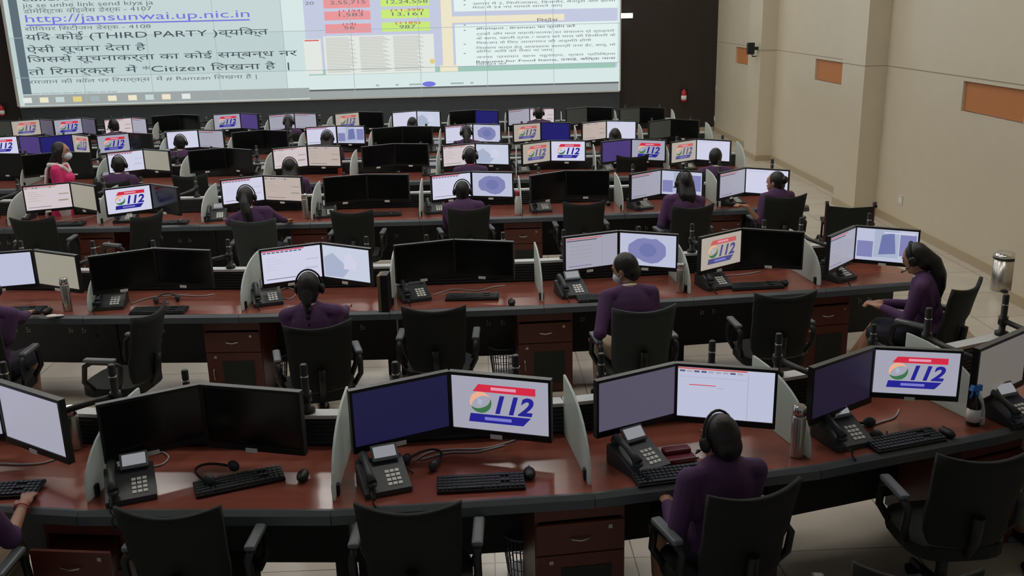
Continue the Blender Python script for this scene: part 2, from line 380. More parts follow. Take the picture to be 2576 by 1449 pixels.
for t, a, b, y, h in (('2,55,715', 831, 920, 10, 12), ('1,583', 853, 914, 41, 12), ('56', 866, 893, 73, 11), ('12,24,558', 973, 1076, 8, 12), ('13,161', 987, 1062, 39, 12), ('987', 1005, 1046, 71, 12)): line(t, a, y, b, y, h, 'txg')
for t, a, b, y in (('(+194)', 852, 914, 30), ('(+4)', 862, 896, 63), ('(+1,399)', 983, 1066, 28), ('(+185)', 995, 1058, 60)): line(t, a, y, b, y, 9, 'txr')
line('20', 768, 12, 790, 12, 11, 'txg')
line('निर्देश', 1350, 54, 1403, 54, 10, 'txt')
for t, a, b, y, bo in (('आगरा में 2, फिरोजाबाद, बिजनौर, मैनपुरी और झांसी', 1188, 1548, 8, 0), ('मेरठ में 24 नए मामले सामने आए', 1188, 1415, 19, 0),
        ('#hotspot , #ramzan का प्रयोग करें', 1198, 1447, 71, .012), ('ट्रकों और माल वाहनो/चालक का संचालन दो ड्राइवरो', 1198, 1545, 84, 0), ('के साथ, खाली ट्रक / वाहन को माल की डिलीवरी के', 1198, 1548, 95, 0),
        ('पिकअप के लिए आवागमन की अनुमति होगी', 1198, 1487, 107, 0), ('निर्माण कार्य हेतु आवश्यक सामग्री यथा ईंट, बालू, मो', 1198, 1548, 119, 0), ('सीमेंट आदि को रोका ना जाए', 1198, 1390, 130, 0),
        ('जनपद  प्रशासन  खाना  पहुचाएगा,  प्रबल  प्रतिक्रिया', 1198, 1548, 142, 0), ('Request for Food Items, दवाई, बल्कि नाना', 1198, 1548, 153, .012), ('चिन्हित करे', 1198, 1275, 163, 0)):
    line(t, a, y, b, y, 7.5, 'txg', bo)
for y in (4, 15, 66, 79, 114, 137): line('•', 1166, y, 1172, y, 8, 'txg')
ob('lettering', tx.mesh('lettering', *W, fix=False), vw)
# ------------------------------------------------------------------ things on the walls
p = aty(1556, 40, YB-.06); q = aty(1587, 40, YB-.06)
l = thing('wall_lamp', 'short glowing white lamp on the dark wall beside the video wall', 'lamp', None, ((p.x+q.x)/2+.02, YB, p.z))
ob('housing', MB().box((0, -.02, 0), (.36, .04, .12)).mesh('housing', M['white']), l)
ob('tube', MB().box((0, -.06, 0), (.32, .05, .08), bev=.02).mesh('tube', M['lampe']), l)
for (px, py0, py1, lb) in ((1720, 222, 256, 'red fire extinguisher with white label on dark wall, right of video wall'), (6, 262, 292, 'red fire extinguisher with white label on dark wall, left of video wall')):
    a = aty(px, py1, YB-.09); h = (py1-py0)*23.8/FPX
    e = thing('fire_extinguisher', lb, 'fire extinguisher', 'fire extinguishers on the back wall', (a.x, YB-.09, a.z))
    ob('cylinder', MB().lathe([(.05, 0), (.065, .02), (.065, h*.7), (.03, h*.82), (.02, h*.9)]).mesh('cylinder', M['red']), e)
    ob('label', MB().lathe([(.066, h*.15), (.066, h*.45)]).mesh('label', M['label']), e)
    ob('valve', MB().box((0, 0, h*.93), (.06, .03, .04)).tube([(.02, 0, h*.95), (.08, 0, h*.9), (.085, 0, h*.4)], .01).mesh('valve', M['blk']), e)
    ob('bracket', MB().box((0, .075, h*.5), (.05, .03, .06)).mesh('bracket', M['blk']), e)
d = ray(1889, 122); q = d*(5.28/d.x)
l = thing('loudspeaker', 'black loudspeaker mounted on the first pilaster near the dark corner', 'speaker', None, (q.x, q.y, CAM_Z+q.z))
ob('enclosure', MB().prism([(-.06, -.065, -.11), (.06, -.05, -.11), (.06, .05, -.11), (-.06, .065, -.11)], (0, 0, .22)).mesh('enclosure', M['plas']), l)
ob('grille', MB().box((-.065, 0, 0), (.012, .11, .20)).mesh('grille', M['vent']), l)
ob('bracket', MB().box((.1, 0, 0), (.09, .04, .06)).tube([(.03, 0, -.11), (.03, 0, -.15), (.11, 0, -.15)], .012).mesh('bracket', M['blk']), l)

# ------------------------------------------------------------------ workstations: (seam px, seam py, content left, content right[, outer-left corner, outer-right corner]); corners are monitor top corners
ST = {
 6: [(-10, 955, 'grey', 'grey', None, (160, 1008)), (503, 965, 'off', 'off', (240, 1018), (762, 985)), (1128, 932, 'dblue', 'logog', (875, 983), (1390, 955)), (1700, 912, 'dgrey', 'form2', (1497, 958), (1958, 930)),
     (2197, 872, 'dpurp', 'logog', (2040, 925), (2420, 882)), (2590, 822, 'dtan', 'purp', (2452, 880), None)],
 5: [(85, 628, 'lav', 'tan', None, (202, 643)), (388, 624, 'off', 'off', (232, 640), (542, 628)), (808, 610, 'form', 'mapb', (645, 630), (955, 628)), (1142, 602, 'off', 'off', (988, 618), (1300, 608)),
     (1556, 580, 'formg', 'mapa', (1418, 596), (1712, 590)), (1866, 574, 'logob', 'off', (1752, 592), (2015, 580)), (2152, 567, 'formg', 'mapd', (2065, 580), (2293, 574))],
 4: [(-66, 470, 'off', 'off', None, (25, 468)), (177, 458, 'pinkf', 'tan', (66, 465), (243, 466)), (378, 462, 'logo', 'off', (272, 478), (470, 460)), (662, 441, 'form', 'beige2', (550, 455), (757, 445)), (922, 438, 'off', 'off', (814, 446), (1032, 441)),
     (1185, 431, 'form', 'mapa', (1084, 439), (1292, 440)), (1422, 429, 'off2', 'off', (1332, 438), (1540, 433)), (1663, 425, 'formg', 'mapd', (1580, 434), (1770, 432)), (1875, 421, 'formg', 'white', (1810, 434), (1980, 425))],
 3: [(-24, 386, 'off', 'off2', None, (41, 391)), (150, 382, 'off', 'off', (75, 390), (224, 384)), (360, 375, 'form', 'tan', (270, 385), (415, 383)), (565, 372, 'off', 'off', (468, 382), (632, 376)), (772, 366, 'pinkf', 'beige2', (683, 375), (852, 370)),
     (992, 361, 'off', 'off', (905, 373), (1073, 367)), (1195, 360, 'pinkf', 'mapb', (1112, 367), (1280, 367)), (1384, 353, 'logob', 'logo', (1313, 363), (1475, 355)), (1588, 349, 'purp', 'logog', (1512, 355), (1675, 352)), (1752, 349, 'logob', 'white', (1702, 356), (1838, 353))],
 2: [(45, 341, 'logo', 'purp', None, None), (181, 337, 'blue', 'logob', (111, 341), (226, 340)), (324, 334, 'logog', 'off2', (252, 338), (375, 339)), (498, 326, 'white', 'formg', (422, 329), (552, 332)), (659, 327, 'off', 'off', (583, 334), (723, 329)), (846, 316, 'form', 'mapd', (770, 320), (914, 319)),
     (1011, 318, 'off', 'off', (938, 322), (1087, 318)), (1189, 311, 'form', 'mapa', (1119, 315), (1260, 313)), (1360, 307, 'logob', 'blue', (1290, 310), (1433, 307)), (1525, 303, 'beige2', 'white', (1461, 306), (1600, 304)), (1688, 299, 'olive', 'off', (1627, 302), (1757, 303))],
 1: [(-24, 303, 'off', 'olive', None, (20, 306)), (100, 299, 'logob', 'dgrey', (45, 302), (131, 302)), (205, 296, 'logog', 'dgrey', (147, 299), (238, 298)), (331, 295, 'pinkf', 'formg', (270, 299), (375, 296)), (450, 288, 'off', 'off', (387, 291), (499, 290)), (604, 284, 'logog', 'purp', (542, 286), (653, 285)),
     (740, 284, 'formg', 'formg', (680, 287), (799, 284)), (903, 281, 'logob', 'off', (850, 282), (960, 284)), (1048, 278, 'white', 'mapb', (990, 280), (1108, 279)), (1195, 276, 'off', 'blue', (1133, 278), (1254, 276)), (1332, 271, 'formg', 'pinkf', (1280, 273), (1395, 272)),
     (1477, 269, 'olive', 'off', (1426, 272), (1540, 270)), (1610, 269, 'olive', 'off', (1565, 271), (1672, 271))],
}
WORDS = dict(off='switched-off black monitor', off2='switched-off black monitor', olive='dull dark green monitor', dtan='dim tan monitor', grey='monitor with a blank grey page', logo='monitor showing a bright 112 logo', logog='monitor showing a 112 logo', logob='monitor showing a faded 112 logo', lav='monitor with a blank pale page',
    tan='monitor with a dull tan page', form='monitor with a white form, dark header', form2='monitor with a white form, red line', formg='monitor with a greyish form', pinkf='monitor with a pinkish white form', beige2='monitor with a beige form', mapa='monitor showing a violet map', mapb='monitor showing a pale map',
    mapd='monitor showing a map window', white='monitor with a bright white page', blue='monitor with a plain blue screen', purp='monitor with a purple screen', dpurp='monitor with a dark purple screen', dblue='monitor with a dark blue screen', dgrey='monitor with a dim grey screen')
MW, MH, ZT = .51, .32, 1.2
ZD = .75
BX = {6: [(-330, 1275), (210, 1270), (848, 1234), (1490, 1219), (2052, 1158), (2506, 1085), (2900, 1010)], 5: [(-150, 795), (214, 792), (600, 793), (983, 773), (1368, 769), (1735, 737), (2063, 717), (2330, 700)],
      4: [(-210, 572), (25, 567), (245, 567), (510, 560), (784, 556), (1056, 550), (1312, 540), (1568, 532), (1815, 525), (2030, 515)]}
def row_curve(r):
    if r == 6: return lambda x: 4.09+.05*(x+.65)**2
    if r == 5: return lambda x: 7.23+.0195*(x+.5)**2
    if r == 4: return lambda x: 10.64+.008*x*x
    P = [at(s[0], s[1], ZT) for s in ST[r]]; a, b = np.polyfit([p.x for p in P], [p.y for p in P], 1)
    return lambda x: a*x+b-.5
ROW = {r: row_curve(r) for r in ST}
def nrm(r, x):
    s = (ROW[r](x+.05)-ROW[r](x-.05))/.1; return Vector((-s, 1, 0)).normalized()
def bounds(r):
    """where the dividers stand: points on the front edge of the desk row"""
    out = []
    if r in BX:
        for px, py in BX[r]:
            x = at(px, py, ZD).x; out.append(x)
    else:
        xs = [at(s[0], s[1], ZT).x for s in ST[r]]; out = [xs[0]-.58]+[(a+b)/2+.02 for a, b in zip(xs, xs[1:])]+[xs[-1]+.62]
    return [Vector((x, ROW[r](x), 0)) for x in out]
BND = {r: bounds(r) for r in ST}
# -- screens
SM = list(E_.values()); SI = {k: i for i, k in enumerate(E_)}
SW, SH = MW-.028, MH-.045
def screen_mesh(kind):
    b = MB()
    def q(u0, v0, u1, v1, k, lay=1, sh=0):
        b.mi = SI[k]; y = -.0004*lay; x = lambda u, v: (u-.5)*SW + sh*(v-v0)*SH; z = lambda v: (v-.5)*SH
        b.face([(x(u0, v0), y, z(v0)), (x(u1, v0), y, z(v0)), (x(u1, v1), y, z(v1)), (x(u0, v1), y, z(v1))])
    def poly(pts, k, lay=1):
        b.mi = SI[k]; b.face([((u-.5)*SW, -.0004*lay, (v-.5)*SH) for u, v in pts])
    base = dict(off='off', off2='off', logo='white', logog='grey', logob='beigel', lav='lav', tan='tan', form='white', form2='lav', formg='grey', pinkf='pinkw', beige2='beige', mapa='lav', mapb='mapb', mapd='lav', white='white', olive2='tan').get(kind, kind)
    q(0, 0, 1, 1, base, 0)
    if kind.startswith('logo'):
        dim = kind == 'logob'; R_, N_ = ('redb', 'navyb') if dim else ('red', 'navy')
        poly([(.22, .72), (.87, .72), (.87, .86), (.28, .86)], R_); q(.41, .765, .67, .82, 'pale', 2)
        poly([(.17, .14), (.74, .14), (.82, .30), (.19, .30)], N_); q(.34, .19, .62, .25, 'palen', 2)
        c = (.30, .52); P = lambda t, r: (c[0]+r*.115*math.cos(t), c[1]+r*.2*math.sin(t))
        for k, a0, a1 in (('org', 30, 215), ('grn', 200, 385)):
            n = 10; o = [P(R(a0+(a1-a0)*i/n), 1) for i in range(n+1)]; inn = [P(R(a0+(a1-a0)*i/n), 1-.5*math.sin(PI*i/n)) for i in range(n+1)]
            for i in range(n): 
                pts = [o[i], o[i+1], inn[i+1], inn[i]]
                if i == 0: pts = [o[0], o[1], inn[1]]
                if i == n-1: pts = [o[i], o[i+1], inn[i]]
                poly(pts[::-1], k, 2)
        poly([(.265, .50), (.30, .46), (.325, .56), (.27, .60)], 'mapc', 2)
        b.mi = SI[N_]; put_text(b, '112', (.45-.5)*SW, (.85-.5)*SW, (.345-.5)*SH, .33*SH, -.0012, bold=.035, shear=.25)
    elif kind in ('form', 'pinkf', 'form2', 'beige2'):
        if kind != 'beige2': q(.0, .955, .72, .985, 'redb' if kind != 'form' else 'red')
        for i in range(9): q(.02+i*.075, .90, .075+i*.075, .935, 'line' if kind == 'form' or i in (0, 2, 3, 7) else 'grey')
        if kind == 'form2': q(.12, .64, .40, .655, 'red'); q(.02, .80, .72, .806, 'grey'); q(.73, .02, .735, .95, 'grey'); q(.42, .60, .48, .612, 'grey')
        else:
            q(.05, .10, .55, .118, 'line'); q(.72, .3, .94, .36, 'lav' if kind == 'form' else 'tan'); q(.74, .58, .96, .62, 'lav' if kind == 'form' else 'tan')
            for i in range(5): q(.06, .74-i*.09, .06+.2+.07*(i % 3), .75-i*.09, 'lav' if kind == 'form' else 'tan')
    elif kind == 'formg':
        q(.02, .93, .7, .96, 'redb'); q(.02, .87, .6, .90, 'dgrey'); q(.05, .08, .5, .095, 'line'); q(.70, .04, .705, .9, 'tan')
        for i in range(4): q(.08, .7-i*.12, .5, .71-i*.12, 'tan')
    elif kind == 'mapa':
        rnd = random.Random(3); pts = [(.5+.40*(.75+.25*rnd.random())*math.cos(t*PI/9), .5+.44*(.75+.25*rnd.random())*math.sin(t*PI/9)) for t in range(18)]
        poly(pts, 'mapa'); poly([(.5+.17*(.8+.2*rnd.random())*math.cos(t*PI/6), .5+.22*math.sin(t*PI/6)) for t in range(12)], 'mapd', 2)
    elif kind == 'mapb':
        poly([(.02, .03), (.42, .05), (.56, .30), (.42, .52), (.22, .78), (.02, .62)], 'mapc'); poly([(.44, .32), (.68, .30), (.74, .56), (.58, .86), (.48, .70)], 'white', 2); q(.55, .93, .97, .965, 'white', 2)
    elif kind == 'mapd':
        q(.30, .12, .70, .98, 'mapc'); poly([(.38, .2), (.66, .26), (.62, .9), (.42, .82)], 'mapd', 2); q(.02, .1, .28, .6, 'mapa'); q(.72, .2, .98, .86, 'mapa'); q(.45, .88, .95, .92, 'white', 3)
    elif kind == 'white': q(.72, .1, .722, .98, 'lav'); q(.05, .9, .5, .93, 'lav')
    return b.mesh('screen_'+kind, *SM, fix=False)
def housing_mesh():
    b = MB(); bz = .013; y0, y1 = -.018, .016
    b.box((-MW/2+bz/2, (y0+y1)/2, MH/2), (bz, y1-y0, MH)); b.box((MW/2-bz/2, (y0+y1)/2, MH/2), (bz, y1-y0, MH))
    b.box((0, (y0+y1)/2, MH-bz/2), (MW-2*bz, y1-y0, bz)); b.box((0, (y0+y1)/2, .016), (MW-2*bz, y1-y0, .032))
    b.box((0, .006, MH/2), (MW-2*bz, .03, MH-.04)); b.box((0, .03, MH/2), (.34, .03, .2), bev=.01)
    b.mi = 1; b.box((0, 0, MH+.001), (MW, y1-y0, .003)); b.mi = 0; b.box((.2, -.019, .012), (.03, .002, .005))  # pale strip paints the top-edge highlight
    return b.mesh('housing', M['plas'], M['top_highlight'])
def pole_mesh():
    b = MB(); b.lathe([(.04, 0), (.04, .02), (.019, .03), (.019, .25), (.014, .257)]); b.mi = 1; b.lathe([(.0205, .19), (.0205, .197)]); return b.mesh('mounting_pole', M['plas'], M['chrome'])
def monitor(kind, top, yaw, label, pole, sc=1.0):
    """top: middle of the top edge; pole: foot of its pole on the desk's rear rail"""
    t = thing('monitor', label, 'monitor', 'paired monitors on the desks', (top.x, top.y, ZT-MH*sc), yaw); t.scale = (sc,)*3
    ob('housing', cached('housing', housing_mesh), t)
    ob('screen', cached('scr'+kind, lambda: screen_mesh(kind)), t, (0, -.0125, .032+SH/2+.0005))
    ob('asset_label', cached('albl', lambda: MB().box((0, 0, 0), (.06, .004, .022)).mesh('asset_label', M['label'])), t, (-.02, -.02, .004))
    inv = Matrix.Rotation(-yaw, 3, 'Z'); pl = inv @ (pole-top)/sc; pl.z = 0
    zf = (.93-(ZT-MH*sc))/sc
    ob('mounting_pole', cached('pole', pole_mesh), t, (pl.x, pl.y, zf))
    b = MB(); zc = MH/2
    b.lathe([(.028, 0), (.028, .05)], (pl.x, pl.y, zc-.025)); b.tube([(pl.x, pl.y, zc), (pl.x*.55, pl.y*.6+.06, zc), (0, .05, zc)], .017); b.box((0, .048, zc), (.1, .012, .1))
    ob('mounting_arm', b.mesh('mounting_arm', M['plas']), t)
    return t
# -- desks
SCL = {6: 1.07}
DEP = .74
STN = {}
for r in sorted(ST):
    B = BND[r]; n = len(ST[r])
    for i, s in enumerate(ST[r]):
        k = n-i; a, b_ = B[i], B[i+1]; na, nb = nrm(r, a.x), nrm(r, b_.x)
        mid = (a+b_)/2; nm = nrm(r, mid.x); yaw = math.atan2(-nm.x, nm.y)
        where = '%s desk from right, %s' % (ORD[k], ROWN[r])
        STN[r, i] = dict(mid=mid, n=nm, yaw=yaw, where=where, a=a, b=b_)
        d = thing('desk', 'red-topped workstation desk with black panels, %s' % where, 'desk', 'workstation desks in rows', mid, yaw)
        inv = Matrix.Rotation(-yaw, 3, 'Z'); L = lambda p: inv @ (p-mid)
        A, Bq, A2, B2 = L(a), L(b_), L(a+na*DEP), L(b_+nb*DEP); g = Vector((.002, 0, 0))
        A, A2, Bq, B2 = A+g, A2+g, Bq-g, B2-g
        up = Vector((0, 0, 1)); back = Vector((0, 1, 0))
        ob('top', MB().prism([A+back*.045+up*.72, Bq+back*.045+up*.72, B2+up*.72, A2+up*.72], (0, 0, .03)).mesh('top', M['desk']), d)
        m_ = MB(); sec = lambda p: [p+up*.69, p+Vector((0, .05, .69)), p+Vector((0, .05, .752)), p+Vector((0, .03, .754)), p+Vector((0, .006, .735))]
        m_.prism([v for v in sec(A)], Bq-A); ob('edge_band', m_.mesh('edge_band', M['band']), d)
        w_ = (Bq-A).length
        m_ = MB(); A3, B3 = A2-back*.2, B2-back*.2; m_.prism([A3+up*.16, A3+Vector((0, -.02, .16)), A3+Vector((0, -.02, .72)), A3+up*.72], B3-A3)
        m_.mi = 1
        rnd = random.Random(r*31+i); hd = (B2-A2)/max(.1, (B2-A2).length)
        for f in (.2, .3, .62, .72):
            for q in range(5):
                c = A3+hd*(w_*f+(q % 2)*.022)+Vector((0, -.022, .44+(q//2)*.018+.004*(q % 2))); m_.box(c, (.013, .003, .006))
        ob('modesty_panel', m_.mesh('modesty_panel', M['blk'], M['label']), d)
        # black slatted service box behind the top with its pale ledge
        P0, P1 = A2+Vector((.0, .012, 0)), B2+Vector((-.0, .012, 0))
        m_ = MB(); m_.prism([P0+up*.70, P0+Vector((0, .05, .70)), P0+Vector((0, .05, .91)), P0+up*.91], P1-P0)
        for q in range(6): z = .765+q*.024; m_.prism([P0+up*z, P0+Vector((0, -.009, z)), P0+Vector((0, -.004, z+.014)), P0+up*(z+.014)], P1-P0)
        ob('slatted_back', m_.mesh('slatted_back', M['blk']), d)
        m_ = MB(); m_.prism([P0+Vector((0, -.005, .91)), P0+Vector((0, .085, .91)), P0+Vector((0, .085, .93)), P0+Vector((0, -.005, .93))], P1-P0); ob('ledge', m_.mesh('ledge', M['ledge']), d)
        for p, sg in ((A2, 1), (B2, -1)):
            ob('leg', MB().box(p+Vector((sg*.05, -.12, .35)), (.09, .12, .70)).mesh('leg', M['blk']), d)
        # monitors
        seam = at(s[0], s[1], ZT); ctr = seam
        for side in (-1, 1):
            sc_ = SCL.get(r, 1); kind = s[2] if side < 0 else s[3]; cp = (s[4] if side < 0 else s[5]) if len(s) > 5 else None
            if cp:
                cpt = at(*cp, ZT); tg = Vector((nm.y, -nm.x, 0)); w_t = abs((cpt-seam).dot(tg))
                me_ = -side*(math.atan2((cpt-seam).y*side, (cpt-seam).x*side)-yaw); mw = MW*SCL.get(r, 1); rel = math.acos(min(1, w_t/mw))
                if r >= 5: rel = max(rel, min(R(32), me_))
                my = yaw-side*max(R(11), min(R(37), rel))
                top = seam+Vector((math.cos(my), math.sin(my), 0))*side*(mw/2+.004)
                if r == 6: dv = cpt-seam; sc_ = max(.92, min(1.1, dv.length/MW)); my = math.atan2(dv.y*side, dv.x*side); top = seam+dv/2
            else:
                my = yaw-side*R(20); top = seam+Vector((math.cos(my), math.sin(my), 0))*side*.27
            pole = mid+nm*(DEP+.055)+Vector((nm.y, -nm.x, 0))*side*.33
            monitor(kind, top, my, '%s, %s one at %s' % (WORDS[kind], 'left' if side < 0 else 'right', where), pole, sc_)
# -- frosted dividers
def divider_mesh():
    a, bb, e = .60, .33, 2.3; pts = [(0, .02, .0)]
    for t in range(11):
        th = PI/2*t/10; pts.append((0, .60-a*max(0, math.cos(th))**(2/e)*.98, .02+bb*max(0, math.sin(th))**(2/e)))
    pts += [(0, .64, .35), (0, .64, .0)]
    return MB().prism([Vector(p)-Vector((.006, 0, 0)) for p in pts], (.012, 0, 0)).mesh('panel', M['glass'])
for r in sorted(ST):
    n = len(BND[r])
    for i, p in enumerate(BND[r]):
        if i == 0 or (r in (5, 4, 6) and i == n-1 and r != 1): 
            if not (r <= 3): continue
        nm = nrm(r, p.x); yaw = math.atan2(-nm.x, nm.y)
        d = thing('desk_divider', 'frosted white glass divider with curved front, %s from right, %s' % (ORD[n-i], ROWN[r]), 'divider', 'frosted dividers between the desks', Vector((p.x, p.y, ZD+.004))+nm*.10, yaw)
        ob('panel', cached('divider', divider_mesh), d)
        ob('clamp', cached('clamp', lambda: MB().box((0, .09, .03), (.04, .035, .06), bev=.006).mesh('clamp', M['plas'])), d)
# -- telephones
def phone_parts():
    body = MB().prism([(-.1, -.1, 0), (-.1, .1, 0), (-.1, .1, .085), (-.1, .06, .085), (-.1, -.1, .022)], (.2, 0, 0)).mesh('body', M['plas2'])
    sl = math.atan2(.063, .16); rt = Matrix.Rotation(sl, 3, 'X')
    hs = MB(); hs.tube([(-.065, -.085, .062), (-.068, -.05, .085), (-.068, 0, .105), (-.068, .05, .118), (-.065, .08, .112)], [.022, .017, .014, .017, .022], 10)
    hs.ell((-.065, -.08, .055), (.024, .026, .014)); hs.ell((-.065, .078, .102), (.024, .026, .014))
    kp = MB()
    for i in range(3):
        for j in range(4): kp.box((.015+i*.022, -.07+j*.022, .034+(j*.022+.0)*.395), (.017, .015, .006), rt)
    rt2 = Matrix.Rotation(R(42), 3, 'X')
    ds = MB().box((.025, .07, .115), (.115, .075, .012), rt2, bev=.003).mesh('display', M['grey'])
    sn = MB().box((.025, .066, .122), (.095, .05, .004), rt2).mesh('display_glass', mat('phone_lcd', srgb(150, 152, 158), .3, emit=.8))  # emission added to lift the display where the lighting is low
    cord = MB().tube([(-.075+.008*math.cos(t*1.6), -.11-min(t, 16)*.0045, max(-.16, .03-max(0, t-13)*.012)+.008*math.sin(t*1.6)) for t in range(34)], .0035, 5).mesh('cord', M['plas'])
    for q_ in (): pass
    return body, hs.mesh('handset', M['plas2']), kp.mesh('keypad', M['label']), ds, sn, cord
PHP = phone_parts()
def phone(p, yaw, label):
    t = thing('desk_phone', label, 'telephone', 'office phones on the desks', p, yaw)
    for nme, me in zip(('body', 'handset', 'keypad', 'display', 'display_glass', 'cord'), PHP):
        if nme == 'display_glass': ob(nme, me, ds)
        else:
            o = ob(nme, me, t); o.scale = (1.18,)*3
            if nme == 'display': ds = o
# -- keyboards and mice
def kb_parts():
    b = MB().box((0, 0, .011), (.44, .15, .018), Matrix.Rotation(R(4), 3, 'X'), bev=.004).mesh('body', M['plas'])
    k = MB()
    for j in range(5):
        for i in range(18):
            if i in (13, 14) and j % 2: continue
            if j == 0 and 3 < i < 9: continue
            k.box((-.204+i*.024, -.058+j*.026, .021+j*.0018), (.019, .02, .008))
    k.box((-.06, -.058, .021), (.13, .02, .008))
    k.mi = 1
    return b, k.mesh('keys', M['plas2'])
KBP = kb_parts()
def keyboard(p, yaw, label):
    t = thing('keyboard', label, 'keyboard', 'keyboards on the desks', p, yaw); ob('body', KBP[0], t); ob('keys', KBP[1], t); return t
MSP = (MB().ell((0, 0, .012), (.031, .055, .026), n=14).mesh('body', M['plas']), MB().ell((0, .03, .036), (.006, .012, .005), n=8).mesh('wheel', M['grey']))
def mouse(p, yaw, label):
    t = thing('computer_mouse', label, 'mouse', 'mice on the desks', p+Vector((0, 0, .012)), yaw); ob('body', MSP[0], t); ob('scroll_wheel', MSP[1], t)
PH = {6: {1: (330, 1232, 20), 2: (965, 1212, 18), 3: (1606, 1162, 28), 4: (2118, 1100, 18), 5: (2545, 1045, 20)}, 5: {1: (280, 765, 8), 2: (672, 755, 18), 3: (1042, 745, 18), 4: (1438, 735, 12), 5: (1795, 715, 15), 6: (2105, 695, 30)},
      4: {1: (62, 545, 0), 2: (318, 552, 4), 3: (545, 548, 10), 4: (822, 540, 10), 5: (1095, 530, 8), 6: (1360, 526, 6), 7: (1610, 520, 20), 8: (1840, 510, 24)},
      3: {2: (262, 462, 0), 4: (668, 440, 0), 6: (1085, 432, 0), 7: (1310, 430, 10), 8: (1515, 420, 10), 9: (1712, 412, 10)}, 2: {3: (412, 400, 0), 5: (735, 372, 0), 7: (1100, 368, 0), 8: (1292, 362, 0), 9: (1455, 352, 0)}}
KB = {6: {0: (-10, 1232, 3), 1: (602, 1208, 22), 2: (1210, 1212, 2), 3: (1700, 1195, 10), 4: (2278, 1108, 16)}, 5: {0: (30, 788, 0), 1: (398, 782, -2), 3: (1188, 745, -3), 4: (1520, 750, 5), 5: (1902, 718, 4)}, 4: {1: (160, 565, 0), 2: (420, 562, 0), 4: (962, 538, 0)}}
MS = {6: {1: (762, 1198), 2: (1332, 1192), 4: (2382, 1090)}, 5: {0: (118, 785), 3: (1287, 762), 5: (1973, 712)}, 4: {1: (205, 560), 2: (455, 558), 4: (985, 538), 6: (1530, 512)}}
for dct, fn, nm_, dz in ((PH, phone, 'grey office phone with white keypad', 0), (KB, keyboard, 'black keyboard', 0)):
    for r in dct:
        for i, (px, py, yw) in dct[r].items():
            p = at(px, py, ZD+.02); p.y = min(ROW[r](p.x)+.5, max(p.y, ROW[r](p.x)+(.14 if fn is phone else .12))); p.z = ZD+.004
            fn(p, R(yw), '%s on %s' % (nm_, STN[r, i]['where']))
for r in MS:
    for i, (px, py) in MS[r].items():
        p = at(px, py, ZD+.02); p.y = max(p.y, ROW[r](p.x)+.09); p.z = ZD; mouse(p, STN[r, i]['yaw'], 'black mouse on %s' % STN[r, i]['where'])
# -- drawer cabinets
def drawer_cabinet(p, yaw, label, w=.44, pull=0):
    t = thing('drawer_cabinet', label, 'cabinet', 'dark red drawer cabinets under the desks', p, yaw); h, d = .67, .45
    b = MB(); 
    for s in (-1, 1): b.box((s*(w/2-.009), d/2, h/2), (.018, d, h))
    b.box((0, d/2, h-.03), (w-.036, d, .06)); b.box((0, d/2, .03), (w-.036, d, .06)); b.box((0, d-.01, h/2), (w-.036, .02, h-.12)); b.box((0, d/2, .43), (w-.036, d-.03, .015))
    ob('body', b.mesh('body', M['cab']), t)
    dr = ob('drawer', MB().box((0, -.01, .515), (w-.008, .02, .165)).box((0, .15, .49), (w-.06, .28, .09)).mesh('drawer', M['cab']), t, (0, -pull, 0))
    hd = lambda z, x, ver: MB().tube([(x-.05, -.02, z), (x-.045, -.035, z-.004), (x, -.042, z-.01), (x+.045, -.035, z-.004), (x+.05, -.02, z)] if not ver else [(x, -.02, z-.05), (x, -.04, z-.03), (x, -.04, z+.03), (x, -.02, z+.05)], .005, 6).mesh('handle', M['steel'])
    ob('handle', cached('hdA', lambda: hd(.52, 0, 0)), dr); ob('lock', cached('lkA', lambda: MB().box((.15, -.022, .565), (.02, .006, .02)).mesh('lock', M['steel'])), dr)
    do = ob('door', MB().box((0, -.01, .245), (w-.008, .02, .36)).mesh('door', M['cab']), t)
    ob('vent_panel', MB().box((.03, -.022, .22), (w*.56, .006, .27)).mesh('vent_panel', M['vent']), do); ob('handle', cached('hdB', lambda: hd(.24, -.17, 1)), do); ob('lock', cached('lkB', lambda: MB().box((-.15, -.022, .39), (.02, .006, .02)).mesh('lock', M['steel'])), do)
for r, a, b_, wd, pull in ((6, (1348, 1290), (1574, 1265), 'nearest row, left of the person with bowed head', 0), (6, (96, 1318), (305, 1315), 'nearest row, with its drawer pulled open', .12), (6, (2440, 1140), (2600, 1108), 'nearest row, behind the rightmost empty chair', 0), (5, (501, 822), (646, 818), 'second row, left of the person with a long braid', 0), (5, (1302, 794), (1442, 790), 'second row, left of the person in a mask', 0),
        (5, (2035, 757), (2115, 752), 'second row, behind the empty chair at right', 0), (4, (190, 588), (282, 586), 'third row, leftmost of four', 0), (4, (727, 580), (820, 577), 'third row, right of the grey mesh chair', 0), (4, (1268, 565), (1365, 562), 'third row, near the red capped bottle', 0), (4, (1785, 545), (1845, 543), 'third row, rightmost of four', 0)):
    p = at(*a, .68); q = at(*b_, .68); w = min(.48, max(.38, (q-p).length)); c = (p+q)/2; nm = nrm(r, c.x); c.y = ROW[r](c.x); c.z = .004
    if w < .4: c = p+(q-p).normalized()*.2; c.y = ROW[r](c.x); c.z = .004; w = .4
    drawer_cabinet(c+nm*.05, math.atan2(-nm.x, nm.y), 'dark red drawer cabinet, '+wd, w, pull)
